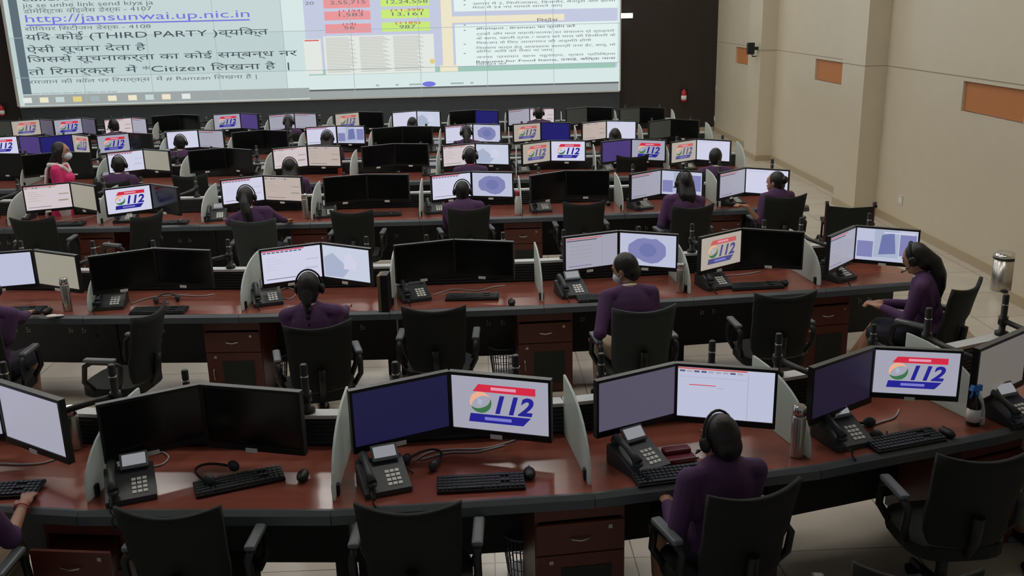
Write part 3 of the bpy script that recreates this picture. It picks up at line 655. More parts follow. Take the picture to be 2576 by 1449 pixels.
# -- chairs
def chair_parts(cm, top_z=.985, bot_z=.47):
    nu, nv = 10, 8; bm = bmesh.new(); F = []
    for lay in (0, 1):
        g = []
        for j in range(nv+1):
            v = j/nv; row = []
            for i in range(nu+1):
                u = i/nu*2-1; wd = .205+.03*v; z = bot_z+(top_z-bot_z)*v + (.035*u*u-.02)*max(0, v-.5)*2 
                y = -.20-.09*v+.05*u*u+.03*math.sin(v*PI)*(1 if v < .5 else .4) - (.028 if lay else 0)
                cr = 1-.12*(1 if j == 0 else 0)*abs(u)
                row.append(bm.verts.new((u*wd*cr, y, z)))
            g.append(row)
        F.append(g)
    def fc(*v): f = bm.faces.new(v); f.smooth = True
    for j in range(nv):
        for i in range(nu):
            a = F[0]; fc(a[j][i], a[j+1][i], a[j+1][i+1], a[j][i+1]); a = F[1]; fc(a[j][i], a[j][i+1], a[j+1][i+1], a[j+1][i])
    for j in range(nv):
        for i in (0, nu): fc(F[0][j][i], F[1][j][i], F[1][j+1][i], F[0][j+1][i])
    for i in range(nu):
        for j in (0, nv): fc(F[0][j][i], F[0][j][i+1], F[1][j][i+1], F[1][j][i])
    bmesh.ops.recalc_face_normals(bm, faces=bm.faces); back = bpy.data.meshes.new('backrest'); bm.to_mesh(back); bm.free(); back.materials.append(cm)
    b = MB(); b.sm = True; pts = []
    for t in range(24):
        a = 2*PI*t/24; c, s = math.cos(a), math.sin(a); pts.append((.25*math.copysign(abs(c)**.6, c), .03+.24*math.copysign(abs(s)**.6, s), .385))
    b.prism(pts, (0, 0, .07)); seat = b.mesh('seat', M['cloth'])
    arms = []
    for s in (-1, 1):
        x = .285*s; b = MB(); b.tube([(x*.85, .12, .44), (x, .16, .52), (x, .14, .64), (x, .08, .675), (x, -.06, .675), (x, -.14, .65), (x, -.12, .54), (x*.85, -.06, .44)], .02, 8)
        b.mi = 1; b.box((x, .015, .69), (.055, .24, .03), bev=.012); arms.append(b.mesh('armrest', M['plas'], M['grey']))
    br = MB().tube([(0, -.05, .40), (0, -.20, .42), (0, -.255, .52), (0, -.27, .66)], .028, 8).box((0, 0, .40), (.22, .26, .05)).mesh('bracket', M['plas'])
    col = MB().lathe([(.03, .10), (.03, .25), (.02, .26), (.02, .40)]).mesh('gas_column', M['plas'])
    b = MB(); b.lathe([(.05, .08), (.05, .13)]); cs = []
    for k in range(5):
        a = R(90+72*k); d = Vector((math.cos(a), math.sin(a), 0)); b.tube([d*.04+Vector((0, 0, .11)), d*.29+Vector((0, 0, .075))], [.03, .02], 8)
        c = d*.28; rt = Matrix.Rotation(a, 3, 'Z'); q = MB()
        for s in (-1, 1):
            n = rt @ Vector((0, s*.018, 0)); ax = rt @ Vector((0, s*.012, 0)); ct = c+Vector((0, 0, .032))+n; q.tube([ct-ax, ct+ax], .03, 10)
        q.tube([c+Vector((0, 0, .03)), c+Vector((0, 0, .085))], .012, 6); cs.append(q.mesh('caster', M['rubber']))
    return back, seat, arms, br, col, b.mesh('star_base', M['plas']), cs
CH = {'black': chair_parts(M['cloth']), 'grey': chair_parts(M['mesh2'])}
def chair(p, yaw, label, kind='black'):
    t = thing('office_chair', label, 'chair', 'black office chairs at the desks', (p.x, p.y, 0.001), yaw); k = CH[kind]
    ob('backrest', k[0], t); ob('seat', k[1], t)
    for a in k[2]: ob('armrest', a, t)
    ob('bracket', k[3], t); ob('gas_column', k[4], t); sb = ob('star_base', k[5], t)
    for c in k[6]: ob('caster', c, sb)
    return t
def chair_at(l, r_, label, kind='black', z=.99):
    a, b = at(*l, z), at(*r_, z); c = (a+b)/2; yaw = math.atan2(b.y-a.y, b.x-a.x); q = Matrix.Rotation(yaw, 3, 'Z') @ Vector((0, .27, 0))
    return chair(c+q, yaw, label, kind)
for l, r_, lb, kd in (((278, 1285), (557, 1282), 'empty black chair at the nearest row, in front of the angled keyboard', 'black'), ((880, 1275), (1170, 1270), 'empty black chair at the nearest row, left of the drawer cabinet', 'black'),
        ((2378, 1150), (2590, 1138), 'empty black chair with its star base on show, nearest row at right', 'black'), ((1010, 775), (1170, 772), 'empty black chair at the second row, right of the person with a braid', 'black'),
        ((1912, 742), (2045, 735), 'empty black chair turned slightly, second row beside the wall aisle', 'black'),
        ((27, 550), (130, 546), 'empty black chair at the third row, leftmost of its row', 'black'), ((332, 549), (412, 527), 'empty turned black chair at the third row, under the 112 logo', 'black'), ((832, 531), (935, 529), 'empty black chair at the third row, left of the short-haired person', 'black'), ((1420, 510), (1520, 506), 'empty black chair at the third row, under the dull green monitor', 'black'),
        ((437, 441), (513, 438), 'empty black chair at the fourth row, beside the headset wearer at left', 'black'), ((1560, 392), (1625, 389), 'empty black chair at the fourth row, under the purple screen', 'black')):
    chair_at(l, r_, lb, kd)
p = at(238, 968, .47)+Vector((.17, .18, 0)); chair(p, R(80), 'empty black chair turned sideways in the aisle by the second row')
chair_at((2188, 1428), (2436, 1442), 'black chair whose backrest top just shows below the turned chair with star base')

# ------------------------------------------------------------------ people
V3 = Vector
def rot_to(d, up=V3((0, 0, 1))):
    """columns: side, along d, normal"""
    y = d.normalized(); x = y.cross(up).normalized(); z = x.cross(y); return Matrix((x, y, z)).transposed()
def hand(mb, wr, d, side, curl=.5, up=V3((0, 0, 1))):
    """a palm with four bent fingers and a thumb leaving the side of the palm; side +1 = right hand seen from above, palm down"""
    q = rot_to(d, up); W = lambda x, y, z: wr + q @ V3((x, y, z))
    mb.ell(W(0, .045, 0), (.036, .052, .016), q, 10); mb.caps(W(0, -.01, 0), W(0, .03, 0), .024, .026, 8)
    for i, (x, l) in enumerate(((-.028, .062), (-.0095, .074), (.0095, .069), (.027, .053))):
        x *= side; a = W(x, .082, .002); b = W(x*1.15, .082+l*.5, .004-l*.1*curl); c = W(x*1.2, .082+l*.82, -l*.55*curl); e = W(x*1.2, .082+l, -l*.95*curl)
        for p0, p1, r0, r1 in ((a, b, .0095, .0085), (b, c, .0085, .0078), (c, e, .0078, .007)): mb.caps(p0, p1, r0, r1, 7)
    t = [W(-.028*side, .012, -.004), W(-.05*side, .045, -.010), W(-.052*side, .075, -.014)]
    mb.caps(t[0], t[1], .012, .0105, 7); mb.caps(t[1], t[2], .0105, .008, 7)
def elbow(s, w_, a, b, pole):
    d = w_-s; L = min(d.length, (a+b)*.995); d.normalize(); w2 = s+d*L
    c = (a*a-b*b+L*L)/(2*L); h = math.sqrt(max(0, a*a-c*c)); pv = pole-d*pole.dot(d); pv.normalize(); return s+d*c+pv*h, w2
def figure(lean=8, hy=0, hp=0, Lh=(-.14, .40, .80), Rh=(.14, .40, .80), hair='bob', headset=True, collar='cream', top='purple', low='skirt', mask=False, stand=False, fine=.009, roll=0, palms=None, bare=(), ank=0, Re=None, tk=1.0):
    pz = .86 if stand else .55
    P = V3((0, 0, pz)); Rl = Matrix.Rotation(-R(lean), 3, 'X') @ Matrix.Rotation(R(roll), 3, 'Y'); U = lambda x, y, z: P + Rl @ V3((x, y, z))
    k = 1.07 if stand else tk
    waist, chest, neck, hc = U(0, .005, .14*k), U(0, .01, .32*k), U(0, .02, .475*k), U(0, .055, .60*k)
    Hm = Matrix.Translation(hc) @ Matrix.Rotation(R(hy), 4, 'Z') @ Matrix.Rotation(-R(hp), 4, 'X'); H3 = Hm.to_3x3(); HP = lambda x, y, z: Hm @ V3((x, y, z))
    sh = {s: U(s*.18, .005, .415*k) for s in (-1, 1)}
    wrs = {}; els = {}
    for s, t in ((-1, Lh), (1, Rh)):
        t = V3(t); e, w2 = elbow(sh[s], t, .275, .235, V3((s*.32, -.25, -1)))
        if s > 0 and Re: e, w2 = V3(Re), t
        els[s], wrs[s] = e, w2
    hips = {s: P+V3((s*.085, 0, 0)) for s in (-1, 1)}
    if stand: kn = {s: V3((s*.09, .03, .46)) for s in (-1, 1)}; an = {s: V3((s*.09, 0, .08)) for s in (-1, 1)}
    else: kn = {s: V3((s*.10, .42, .51)) for s in (-1, 1)}; an = {s: V3((s*.10+ank*.1*(s < 0), .40+ank*(1 if s > 0 else .6), .09)) for s in (-1, 1)}
    # body: one skin
    b = MB(); b.ell(hc, (.074, .094, .112), H3, 18); b.ell(HP(0, .045, -.06), (.05, .05, .055), H3, 12); b.ell(HP(0, .072, -.088), (.024, .022, .018), H3, 8)
    b.ell(HP(0, .098, -.012), (.011, .018, .014), H3, 8); b.caps(HP(0, .094, -.008), HP(0, .086, .03), .010, .008, 8); b.ell(HP(0, .086, .034), (.045, .012, .008), H3, 8)
    for s in (-1, 1): b.ell(HP(s*.076, -.005, -.01), (.01, .02, .03), H3, 8)
    b.caps(neck-Rl @ V3((0, 0, .03)), HP(0, -.015, -.06), .05, .046, 12)
    b.ell(chest, (.145, .095, .19), Rl, 14); b.ell(P+V3((0, 0, .02)), (.145, .11, .12), None, 14); b.ell(waist, (.12, .09, .15), Rl, 12)
    for s in (-1, 1):
        b.caps(sh[s], els[s], .046, .036); b.caps(els[s], wrs[s], .037, .024); d = wrs[s]-els[s]
        f = V3((d.x, d.y, d.z*.25)) if not palms else V3(palms[0 if s < 0 else 1]); hand(b, wrs[s], f, s)
        b.caps(hips[s], kn[s], .08, .055); b.caps(kn[s], an[s], .055, .034); b.caps(an[s], an[s]+V3((0, .12, -.05)), .034, .026)
    out = {'body': voxel(b.mesh('body', M['skin']), fine, 2)}
    # clothes
    b = MB(); b.ell(chest, (.176, .112, .20), Rl, 16); b.ell(waist, (.145, .112, .19), Rl, 14); b.ell(P+V3((0, 0, .03)), (.165, .128, .13), None, 14)
    b.ell(U(0, .0, .40*k), (.165, .078, .078), Rl, 12)
    for s in (-1, 1): b.caps(U(s*.04, -.005, .452*k), sh[s], .05, .058); b.caps(sh[s], U(s*.13, 0, .25*k), .058, .07)
    if not stand: b.ell(U(0, .07, .30*k), (.13, .07, .085), Rl, 10)
    else: b.ell(U(0, .09, .30*k), (.13, .075, .085), Rl, 10)
    for s in (-1, 1):
        b.caps(sh[s], els[s], .060, .048); b.caps(els[s], els[s].lerp(wrs[s], .93 if s not in bare else .12), .048, .034 if s not in bare else .046); b.ell(els[s], (.052,)*3)
    if stand:
        b.tube([(0, 0, .90), (0, .0, .70), (0, .0, .42)], [.155, .17, .20], 16)
    out[{'pink': 'kurta'}.get(top, 'cardigan')] = voxel(b.mesh('cardigan', M[top]), fine*1.15, 3)
    b = MB(); lm = {'skirt': 'navy', 'khaki': 'khaki', 'white': 'dup'}[low]; q = {'skirt': .93, 'khaki': 1, 'white': 1}[low]
    b.ell(P+V3((0, 0, .0)), (.16, .125, .10), None, 14)
    for s in (-1, 1):
        b.caps(hips[s]+V3((0, .02, 0)), hips[s].lerp(kn[s], q), .095, .08 if q < 1 else .068)
        if q == 1: b.caps(kn[s], kn[s].lerp(an[s], .9), .068, .052)
    if q < 1: b.caps(V3((0, .08, .55)), V3((0, .30, .53)), .08, .07)
    out['skirt' if q < 1 else 'trousers'] = voxel(b.mesh('skirt', M[lm]), fine*1.2, 3)
    b = MB()
    for s in (-1, 1): b.ell(an[s]+V3((0, .06, -.055)), (.042, .125, .032), None, 12); b.ell(an[s]+V3((0, -.03, -.045)), (.036, .05, .042), None, 10)
    out['shoes'] = b.mesh('shoes', M['leg'])
    ring = lambda r0, z: [neck + Rl @ V3((r0*math.cos(t*PI/7), .004+r0*.85*math.sin(t*PI/7), z+.012*math.sin(t*PI/7)*-1)) for t in range(14)]
    out['collar'] = MB().tube(ring(.068, .0), .016, 8, closed=True).mesh('collar', M[{'cream': 'collar', 'red': 'redcollar', 'white': 'dup'}[collar]])
    # hair
    b = MB(); b.ell(HP(0, -.018, .016), (.084, .096, .108), H3, 18); b.ell(HP(0, -.05, -.03), (.075, .062, .08), H3, 14)
    dn = lambda x, y, z: HP(0, -.075, -.03) + Rl @ V3((x, y, z))
    if hair == 'braid':
        pts = [dn(0, -.02, -.02)]+[dn(.004*(i % 2), -.045-.005*i, -.06-.05*i) for i in range(8)]
        b.caps(HP(0, -.08, -.02), pts[1], .05, .032)
        for i, p in enumerate(pts[1:]): b.ell(p, (.03-.0018*i, .024, .034), None, 10)
    elif hair == 'pony':
        pts = [HP(0, -.085, .03), dn(0, -.055, -.02), dn(.0, -.075, -.12), dn(0, -.07, -.22), dn(0, -.06, -.31)]
        for a, c, r0, r1 in zip(pts, pts[1:], (.036, .050, .056, .046), (.050, .056, .046, .016)): b.caps(a, c, r0, r1)
    elif hair == 'bun': b.ell(HP(0, -.105, .03), (.048, .04, .046), H3, 12)
    elif hair == 'long':
        for x in (-.05, -.025, 0, .025, .05): b.caps(HP(x, -.035, 0), dn(x*1.1, -.035, -.10), .048, .042); b.caps(dn(x*1.1, -.035, -.10), dn(x*.8, -.045, -.20-.02*(x == 0)), .042, .022)
        for s in (-1, 1): b.caps(HP(s*.066, -.01, .03), HP(s*.072, -.01, -.12), .028, .026)
    elif hair == 'short': b.ell(HP(0, -.045, -.045), (.072, .055, .06), H3, 12)
    out['hair'] = voxel(b.mesh('hair', M['hair']), fine, 1)
    b = MB()
    for s in (-1, 1): b.ell(HP(s*.03, .083, .012), (.011, .008, .007), H3, 8); b.caps(HP(s*.016, .090, .034), HP(s*.046, .078, .034), .004, .003, 6)
    out['eyes'] = b.mesh('eyes', M['eye'])
    if mask:
        b = MB(); b.ell(HP(0, .062, -.048), (.062, .056, .05), H3, 14)
        for s in (-1, 1): b.tube([HP(s*.05, .07, -.03), HP(s*.078, .0, -.005)], .003, 5); b.tube([HP(s*.05, .06, -.07), HP(s*.078, .0, -.03)], .003, 5)
        out['face_mask'] = b.mesh('face_mask', M['mask'])
    else: out['lips'] = MB().ell(HP(0, .092, -.054), (.022, .009, .008), H3, 8).mesh('lips', M['lip'])
    if headset:
        b = MB(); b.tube([HP(.098*math.cos(t*PI/12), 0, .006+.128*math.sin(t*PI/12)) for t in range(13)], .007, 6)
        for s in (-1, 1): b.ell(HP(s*.092, .0, -.008), (.02, .034, .04), H3, 12)
        b.tube([HP(-.098, .02, -.03), HP(-.092, .075, -.06), HP(-.045, .118, -.068)], .004, 6); b.ell(HP(-.04, .12, -.068), (.012, .009, .009), H3, 8)
        out['headset'] = b.mesh('headset', M['plas'])
    topz = hc.z + .118
    return out, V3((hc.x-.0, hc.y, topz)), wrs
def person(fig, pos, yaw, label, chair_label=None, kind='black', grp=None):
    t = thing('person', label, 'person', None, (pos.x, pos.y, 0), yaw)
    for n_, me in fig[0].items(): ob(n_, me, t)
    if chair_label:
        q = Matrix.Rotation(yaw, 3, 'Z') @ V3((0, .02, 0)); chair(V3((pos.x, pos.y, 0))+q, yaw, chair_label, kind)
    return t
def seat_at(px, py, yaw, label, chair_label, kind='black', hands=None, ch=None, cyaw=None, **kw):
    """hands: {-1/1: (px, py, z)} wrist points seen in the frame"""
    yw = R(yaw); rz = Matrix.Rotation(yw, 3, 'Z')
    if ch:
        l, r_ = ch
        if isinstance(r_, (int, float)): cy_ = R(r_); c0 = at(*l, .98)
        else: a, b = at(*l, 1.0), at(*r_, 1.0); cy_ = math.atan2(b.y-a.y, b.x-a.x); c0 = (a+b)/2
        c0 = c0+Matrix.Rotation(cy_, 3, 'Z') @ Vector((0, .27, 0)); chair(c0, cy_, chair_label, kind); chair_label = None
        pos = V3((c0.x, c0.y, 0))+Matrix.Rotation(cy_, 3, 'Z') @ V3((0, .03, 0)); best = None
        for le, ro, tk in [(le, ro, tk) for le in range(0, 28, 2) for ro in range(-12, 13, 2) for tk in (.88, .92, .96, 1, 1.04)]:
            if True:
                hc = V3((0, 0, .55))+(Matrix.Rotation(-R(le), 3, 'X') @ Matrix.Rotation(R(ro), 3, 'Y')) @ V3((0, .055, .60*tk)); q = proj(pos+rz @ (hc+V3((0, 0, .112))))
                e = abs(q[0]-px)+abs(q[1]-py)+abs(ro)*1.2+abs(tk-1)*60+abs(le-6)*.3
                if best is None or e < best[0]: best = (e, le, ro, tk)
        kw['lean'], kw['roll'], kw['tk'] = best[1:]
        for s, h in (hands or {}).items():
            kw['Lh' if s < 0 else 'Rh'] = tuple(rz.inverted() @ (at(*h)-pos)) if abs(h[0]) > 5 else tuple(h)
        return person(figure(**dict(dict(fine=.0085), **kw)), pos, yw, label, None, kind)
    if hands is None:
        f = cached(('fig', tuple(sorted(kw.items()))), lambda: figure(**kw)); ht = f[1]
    else:
        f0 = cached(('figtop', kw.get('lean', 8), kw.get('roll', 0)), lambda: figure(fine=.03, lean=kw.get('lean', 8), roll=kw.get('roll', 0))); ht = f0[1]
    top = at(px, py, ht.z); pos = top - rz @ V3((ht.x, ht.y, 0)); pos.z = 0
    if hands is not None:
        for s, h in hands.items():
            wv = at(*h) if isinstance(h[0], (int, float)) and abs(h[0]) > 5 else None
            loc = rz.inverted() @ (wv-pos) if wv is not None else V3(h)
            kw['Lh' if s < 0 else 'Rh'] = tuple(loc)
        f = figure(fine=.0085 if 'fine' not in kw else kw.pop('fine'), **kw)
    if cyaw is not None:
        chair(pos+Matrix.Rotation(R(cyaw), 3, 'Z') @ V3((0, .02, 0)), R(cyaw), chair_label, kind); chair_label = None
    return person(f, pos, yw, label, chair_label, kind)
PW = 'person in purple cardigan, '
seat_at(1812, 1052, 17, PW+'dark hair and headset, alone at the nearest row, head bowed', 'occupied black chair at the nearest row, under the headset wearer with bowed head', lean=15, hands={-1: (-.17, .20, .70), 1: (.12, .30, .70)}, hair='short', hy=12, hp=14, ch=((1795, 1250), (2012, 1206)))
seat_at(775, 688, -3, PW+'long black braid, right hand on mouse, second row', 'occupied black chair at the second row, under the long-braided person', hands={-1: (735, 775, .79), 1: (880, 772, .79)}, hair='braid', lean=6, ch=((712, 822), (885, 803)))
seat_at(1572, 633, 14, PW+'white face mask, looking down to the left, second row', 'occupied mesh chair at the second row, under the masked person', 'grey', ch=((1553, 776), (1692, 766)), hands={-1: (-.24, .14, .62), 1: (.1, .28, .66)}, hair='short', headset=False, mask=True, hy=42, hp=22, lean=10, low='khaki')
seat_at(2308, 612, 58, PW+'long ponytail, turned sideways beside the aisle holding a phone', 'occupied black chair turned sideways at right end of second row', hands={-1: (-.07, .36, .73), 1: (.06, .38, .73)}, hair='pony', headset=True, hy=-8, hp=24, lean=10, ank=.26, cyaw=40)
seat_at(-42, 690, 0, PW+'mostly out of frame, arm on desk, left end second row', 'occupied black chair cut off by frame, left end of second row', hands={-1: (-.2, .38, .79), 1: (75, 790, .79)}, hair='pony')
seat_at(617, 460, 0, PW+'headset and long ponytail, both arms on desk, third row', 'occupied grey mesh chair at the third row, under the ponytailed person', 'grey', hands={-1: (566, 555, .79), 1: (722, 556, .79)}, hair='pony', lean=6, ch=((580, 552), (690, 548)))
seat_at(1160, 457, 0, PW+'short hair and red collar, third row', 'occupied black chair at the third row, under the short-haired person', hair='short', collar='red', lean=4, fine=.011, ch=((1128, 523), (1232, 516)))
seat_at(1722, 431, 4, PW+'long loose hair, light collar, third row', 'occupied black chair at the third row, under the long-haired person', hands={-1: (1664, 540, .79), 1: (.12, .38, .80)}, hair='long', headset=True, hy=12, lean=6, ch=((1703, 518), (1788, 512)))
seat_at(1953, 438, 22, PW+'hair in bun, left arm stretched to phone, third row end', 'occupied black chair at the aisle end of the third row', hands={-1: (1880, 520, .85), 1: (.1, .2, .66)}, hair='bun', headset=False, hy=30, lean=4, bare=(-1,), ch=((1931, 491), (2027, 487)))
for px, py, yw, lb, kw in ((297, 393, 0, 'headset and short hair, at bright form, fourth row left', dict(hair='short')), (728, 398, 0, 'long loose hair, pinkish screen, fourth row', dict(hair='long')), (1182, 371, 0, 'headset and red collar, fourth row', dict(hair='short', collar='red')), (1800, 372, -4, 'dark bobbed hair, fourth row aisle end', dict(hair='bob', headset=False)),
        (452, 340, 0, 'headset, before a bright white screen, fifth row left', dict(hair='short')), (822, 329, 0, 'long hair and headset, between form and map, fifth row', dict(hair='long')), (1173, 315, 0, 'headset, before a violet map, fifth row', dict(hair='pony')), (1547, 322, 0, 'long hair, low against a white screen, fifth row', dict(hair='long', headset=False)),
        (283, 300, 34, 'head turned left, headset, farthest row left', dict(hair='short', hy=25)), (725, 291, 0, 'headset and ponytail, grey screens, farthest row', dict(hair='pony')), (1037, 294, 0, 'low head before a white screen, farthest row', dict(hair='long', headset=False, lean=14)), (1355, 269, 0, 'headset, tall, before a white screen, farthest row', dict(hair='short', lean=4))):
    kw = dict(dict(fine=.013, lean=6), **kw)
    seat_at(px, py, yw, PW+lb, 'black chair under the '+lb, **kw)
# two people cut off by the frame
h = at(58, 1272, .785); e_ = h+(at(6, 1400, .72)-h).normalized()*.235; pos = e_+V3((-.24, -.16, 0)); pos.z = 0; rz = V3(h)-pos
f = figure(lean=10, Lh=(-.16, .36, .80), Rh=tuple(rz), hair='pony', fine=.0075, low='khaki', headset=True, bare=(1,), Re=tuple(e_-pos))
t = person(f, pos, 0, 'person cut off by the frame, bare right hand on mouse, nearest row', 'occupied black chair cut off by the frame, left end of nearest row')
wrist = f[2][1]; el = e_-pos
pt = wrist; dd = (el-wrist).normalized(); q = rot_to(dd)
ob('red_wrist_thread', MB().tube([pt+dd*.025+q @ V3((.033*math.cos(a*PI/6), 0, .033*math.sin(a*PI/6))) for a in range(12)], .004, 5, closed=True).mesh('red_wrist_thread', M['redc']), t)
s_ = at(2560, 1345, .05); pos = s_ + V3((.16, -.40, 0)); pos.z = 0
person(figure(lean=8, hair='pony', low='khaki', fine=.012), pos, R(4), 'person in khaki trousers, only a leg and black shoe inside the frame', 'occupied black chair cut off by the frame, right end of nearest row')
# the standing woman
fs = figure(lean=0, hy=0, Lh=(-.06, .24, 1.04), Rh=(.08, .24, 1.06), hair='long', headset=False, collar='white', top='pink', low='white', mask=True, stand=True, fine=.01, palms=((.5, .3, .05), (-.5, .3, .05)))
tp = at(150, 357, fs[1].z); yw = R(-82); rz = Matrix.Rotation(yw, 3, 'Z'); pos = tp-rz @ V3((0, fs[1].y, 0))
t = person(fs, pos, yw, 'standing person in bright pink kurta, white scarf and face mask')
b = MB()
for i in range(8):
    x = -.115+i*.028; b.tube([(x*.75, -.075, 1.37), (x*.9, -.125, 1.30), (x, -.148, 1.18), (x, -.165, 1.0), (x, -.195, .80), (x, -.215, .62)], .02, 8)
b.tube([(.02, .115, 1.25), (.10, .065, 1.335), (.125, -.02, 1.365), (.08, -.085, 1.36), (-.08, -.085, 1.36), (-.125, -.02, 1.365), (-.10, .065, 1.335), (-.02, .115, 1.25)], .03, 8)
ob('scarf', voxel(b.mesh('scarf', M['dup']), .011, 3), t)

# ------------------------------------------------------------------ small things
def bottle(px, py, kind, label, h=.27):
    p = at(px, py, ZD); t = thing('bottle', label, 'bottle', 'bottles on the desks', (p.x, p.y, ZD+.001))
    if kind == 'steel':
        ob('body', MB().lathe([(.034, 0), (.036, .01), (.036, h*.78), (.033, h*.81)]).mesh('body', M['steel']), t)
        ob('cap', MB().lathe([(.034, h*.81), (.034, h*.98), (.028, h)]).mesh('cap', M['chrome']), t)
    else:
        bm_, cm = {'orange': (M['orangep'], M['white']), 'redcap': (M['white'], M['redc']), 'white': (M['white'], M['label'])}[kind]
        ob('body', MB().lathe([(.032, 0), (.035, .01), (.035, h*.6), (.022, h*.78), (.016, h*.82)]).mesh('body', bm_), t)
        ob('cap', MB().lathe([(.024, h*.80), (.024, h*.96), (.018, h)]).mesh('cap', cm), t)
bottle(2004, 1148, 'steel', 'brushed steel flask beside a frosted divider, nearest row', .29)
bottle(172, 782, 'steel', 'brushed steel flask at the left end of the second row', .28)
bottle(1712, 735, 'steel', 'brushed steel flask behind the masked person, second row', .25)
bottle(192, 1128, 'steel', 'flask with white top behind the leftmost divider, nearest row', .25)
bottle(770, 550, 'steel', 'pale steel flask beside the ponytailed person, third row', .29)
bottle(856, 437, 'orange', 'orange bottle with white cap, fourth row', .29)
bottle(1303, 540, 'redcap', 'white bottle with bright red cap, third row', .28)
bottle(1086, 371, 'white', 'small white bottle beside a map screen, fifth row', .2)
p = at(2446, 1068, ZD); t = thing('spray_bottle', 'dark spray bottle with blue trigger head and white label', 'spray bottle', None, (p.x, p.y, ZD+.001), R(20))
ob('bottle', MB().lathe([(.034, 0), (.036, .01), (.036, .12), (.014, .165), (.013, .18)]).mesh('bottle', M['amber']), t)
ob('label', MB().lathe([(.0368, .025), (.0368, .10)]).box((.02, -.0345, .05), (.012, .006, .012)).mesh('label', M['label']), t)
ob('trigger_head', MB().lathe([(.016, .178), (.016, .20)]).prism([(-.045, -.012, .21), (.03, -.012, .20), (.03, -.012, .235), (-.03, -.012, .24)], (0, .024, 0)).tube([(-.02, 0, .21), (-.03, 0, .185), (-.04, 0, .165)], .006, 6).mesh('trigger_head', M['blue']), t)
# pouch, folder box, tissue, headsets
p = at(1706, 1160, ZD); t = thing('zip_pouch', 'maroon leather pouch between phone and seated person, nearest row', 'pouch', None, (p.x, p.y, ZD), R(12))
ob('body', MB().box((0, 0, .02), (.17, .11, .038), bev=.012).box((0, .03, .05), (.15, .06, .03), bev=.01).mesh('body', M['maroon']), t)
ob('zip', MB().box((.02, -.054, .024), (.12, .006, .005)).box((.07, -.058, .012), (.016, .006, .01)).box((.08, -.058, .036), (.016, .006, .01)).mesh('zip', M['steel']), t)
p = at(968, 778, ZD); t = thing('file_box', 'tall narrow tan and black box beside the divider, second row', 'box', None, (p.x, p.y, ZD), R(-6))
ob('case', MB().box((.02, 0, .15), (.06, .14, .30), bev=.005).mesh('case', M['plas']), t); ob('spine', MB().box((-.022, 0, .148), (.026, .145, .296), bev=.004).mesh('spine', M['tan']), t)
p = at(132, 797, ZD); tag(ob('tissue', MB().ell((0, 0, .008), (.05, .03, .012)).ell((.05, .01, .006), (.04, .02, .009)).mesh('tissue', M['label']), None, (p.x, p.y, ZD)), 'crumpled white tissue near the desk edge, second row left', 'tissue')
p = at(1690, 1090, ZD)
def headset(px, py, yaw, label, z=ZD):
    p = at(px, py, z); t = thing('headset', label, 'headset', 'headsets left on the desks', (p.x, p.y, z), R(yaw))
    ob('headband', MB().tube([(.085*math.cos(a*PI/10), .15*math.sin(a*PI/10)-.02, .022+.01*math.sin(a*PI/10)) for a in range(11)], .007, 6).mesh('headband', M['plas']), t)
    for s in (-1, 1): ob('ear_cup', MB().ell((s*.085, -.03, .03), (.022, .036, .03)).mesh('ear_cup', M['plas2']), t)
    ob('boom', MB().tube([(-.085, -.045, .02), (-.05, -.09, .012), (.01, -.11, .01)], .004, 6).mesh('boom', M['plas']), t)
headset(548, 1200, 60, 'black headset resting on the angled keyboard, nearest row', ZD+.02)
headset(1065, 1170, -30, 'black headset beside the grey phone and keyboard, nearest row')
headset(1065, 760-14, 10, 'black headset on the empty place right of the file box, second row') if False else None
headset(420, 758, 20, 'black headset with a loose cord, left part of second row')
headset(2180, 1090, 80, 'small black headset between phone and keyboard, nearest row right')
# cables lying on the desks
def cable(pts, label, m='cable', r=.005):
    P = [at(x, y, ZD+.006) for x, y in pts]; o = []
    for i in range(len(P)-1):
        a, b, c, d = P[max(0, i-1)], P[i], P[i+1], P[min(len(P)-1, i+2)]
        for k in range(5):
            t = k/5; o.append(.5*((2*b)+(c-a)*t+(2*a-5*b+4*c-d)*t*t+(3*b-a-3*c+d)*t**3))
    tag(ob('cable', MB().tube(o+[P[-1]], r, 6).mesh('cable', M[m])), label, 'cable', 'loose cables on the desks')
cable([(1040, 1160), (1080, 1138), (1140, 1130), (1215, 1128), (1270, 1115), (1300, 1105)], 'pale cable curving past the 112 monitor, nearest row')
cable([(1270, 1120), (1200, 1136), (1130, 1138), (1060, 1156)], 'second pale cable alongside, under the 112 monitor, nearest row') 
cable([(0, 1166), (60, 1168), (110, 1164), (160, 1148)], 'pale cable at the left end of the nearest row')
cable([(370, 1176), (408, 1168), (424, 1150), (410, 1138), (395, 1140)], 'pale cable looping behind a phone, nearest row left')
cable([(2145, 1064), (2180, 1072), (2215, 1062), (2250, 1050), (2262, 1030)], 'pale cable beneath the second 112 monitor, nearest row right')
cable([(330, 764), (380, 748), (440, 742), (500, 745), (540, 740)], 'grey cable under switched-off monitors, second row left')
cable([(700, 748), (730, 752), (745, 735), (725, 724), (700, 730)], 'grey cable looping behind a phone, second row')
cable([(1090, 742), (1140, 728), (1200, 731), (1240, 722), (1270, 718)], 'pale cable beneath switched-off monitors, second row middle')
cable([(1815, 694), (1850, 692), (1885, 688), (1915, 682)], 'pale cable beneath the 112 monitor, second row right')
cable([(140, 557), (180, 552), (225, 546), (250, 540)], 'pale cable near the leftmost 112 screen, third row')
cable([(1380, 1125), (1420, 1128)], 'short dark cable end', 'plas') if False else None
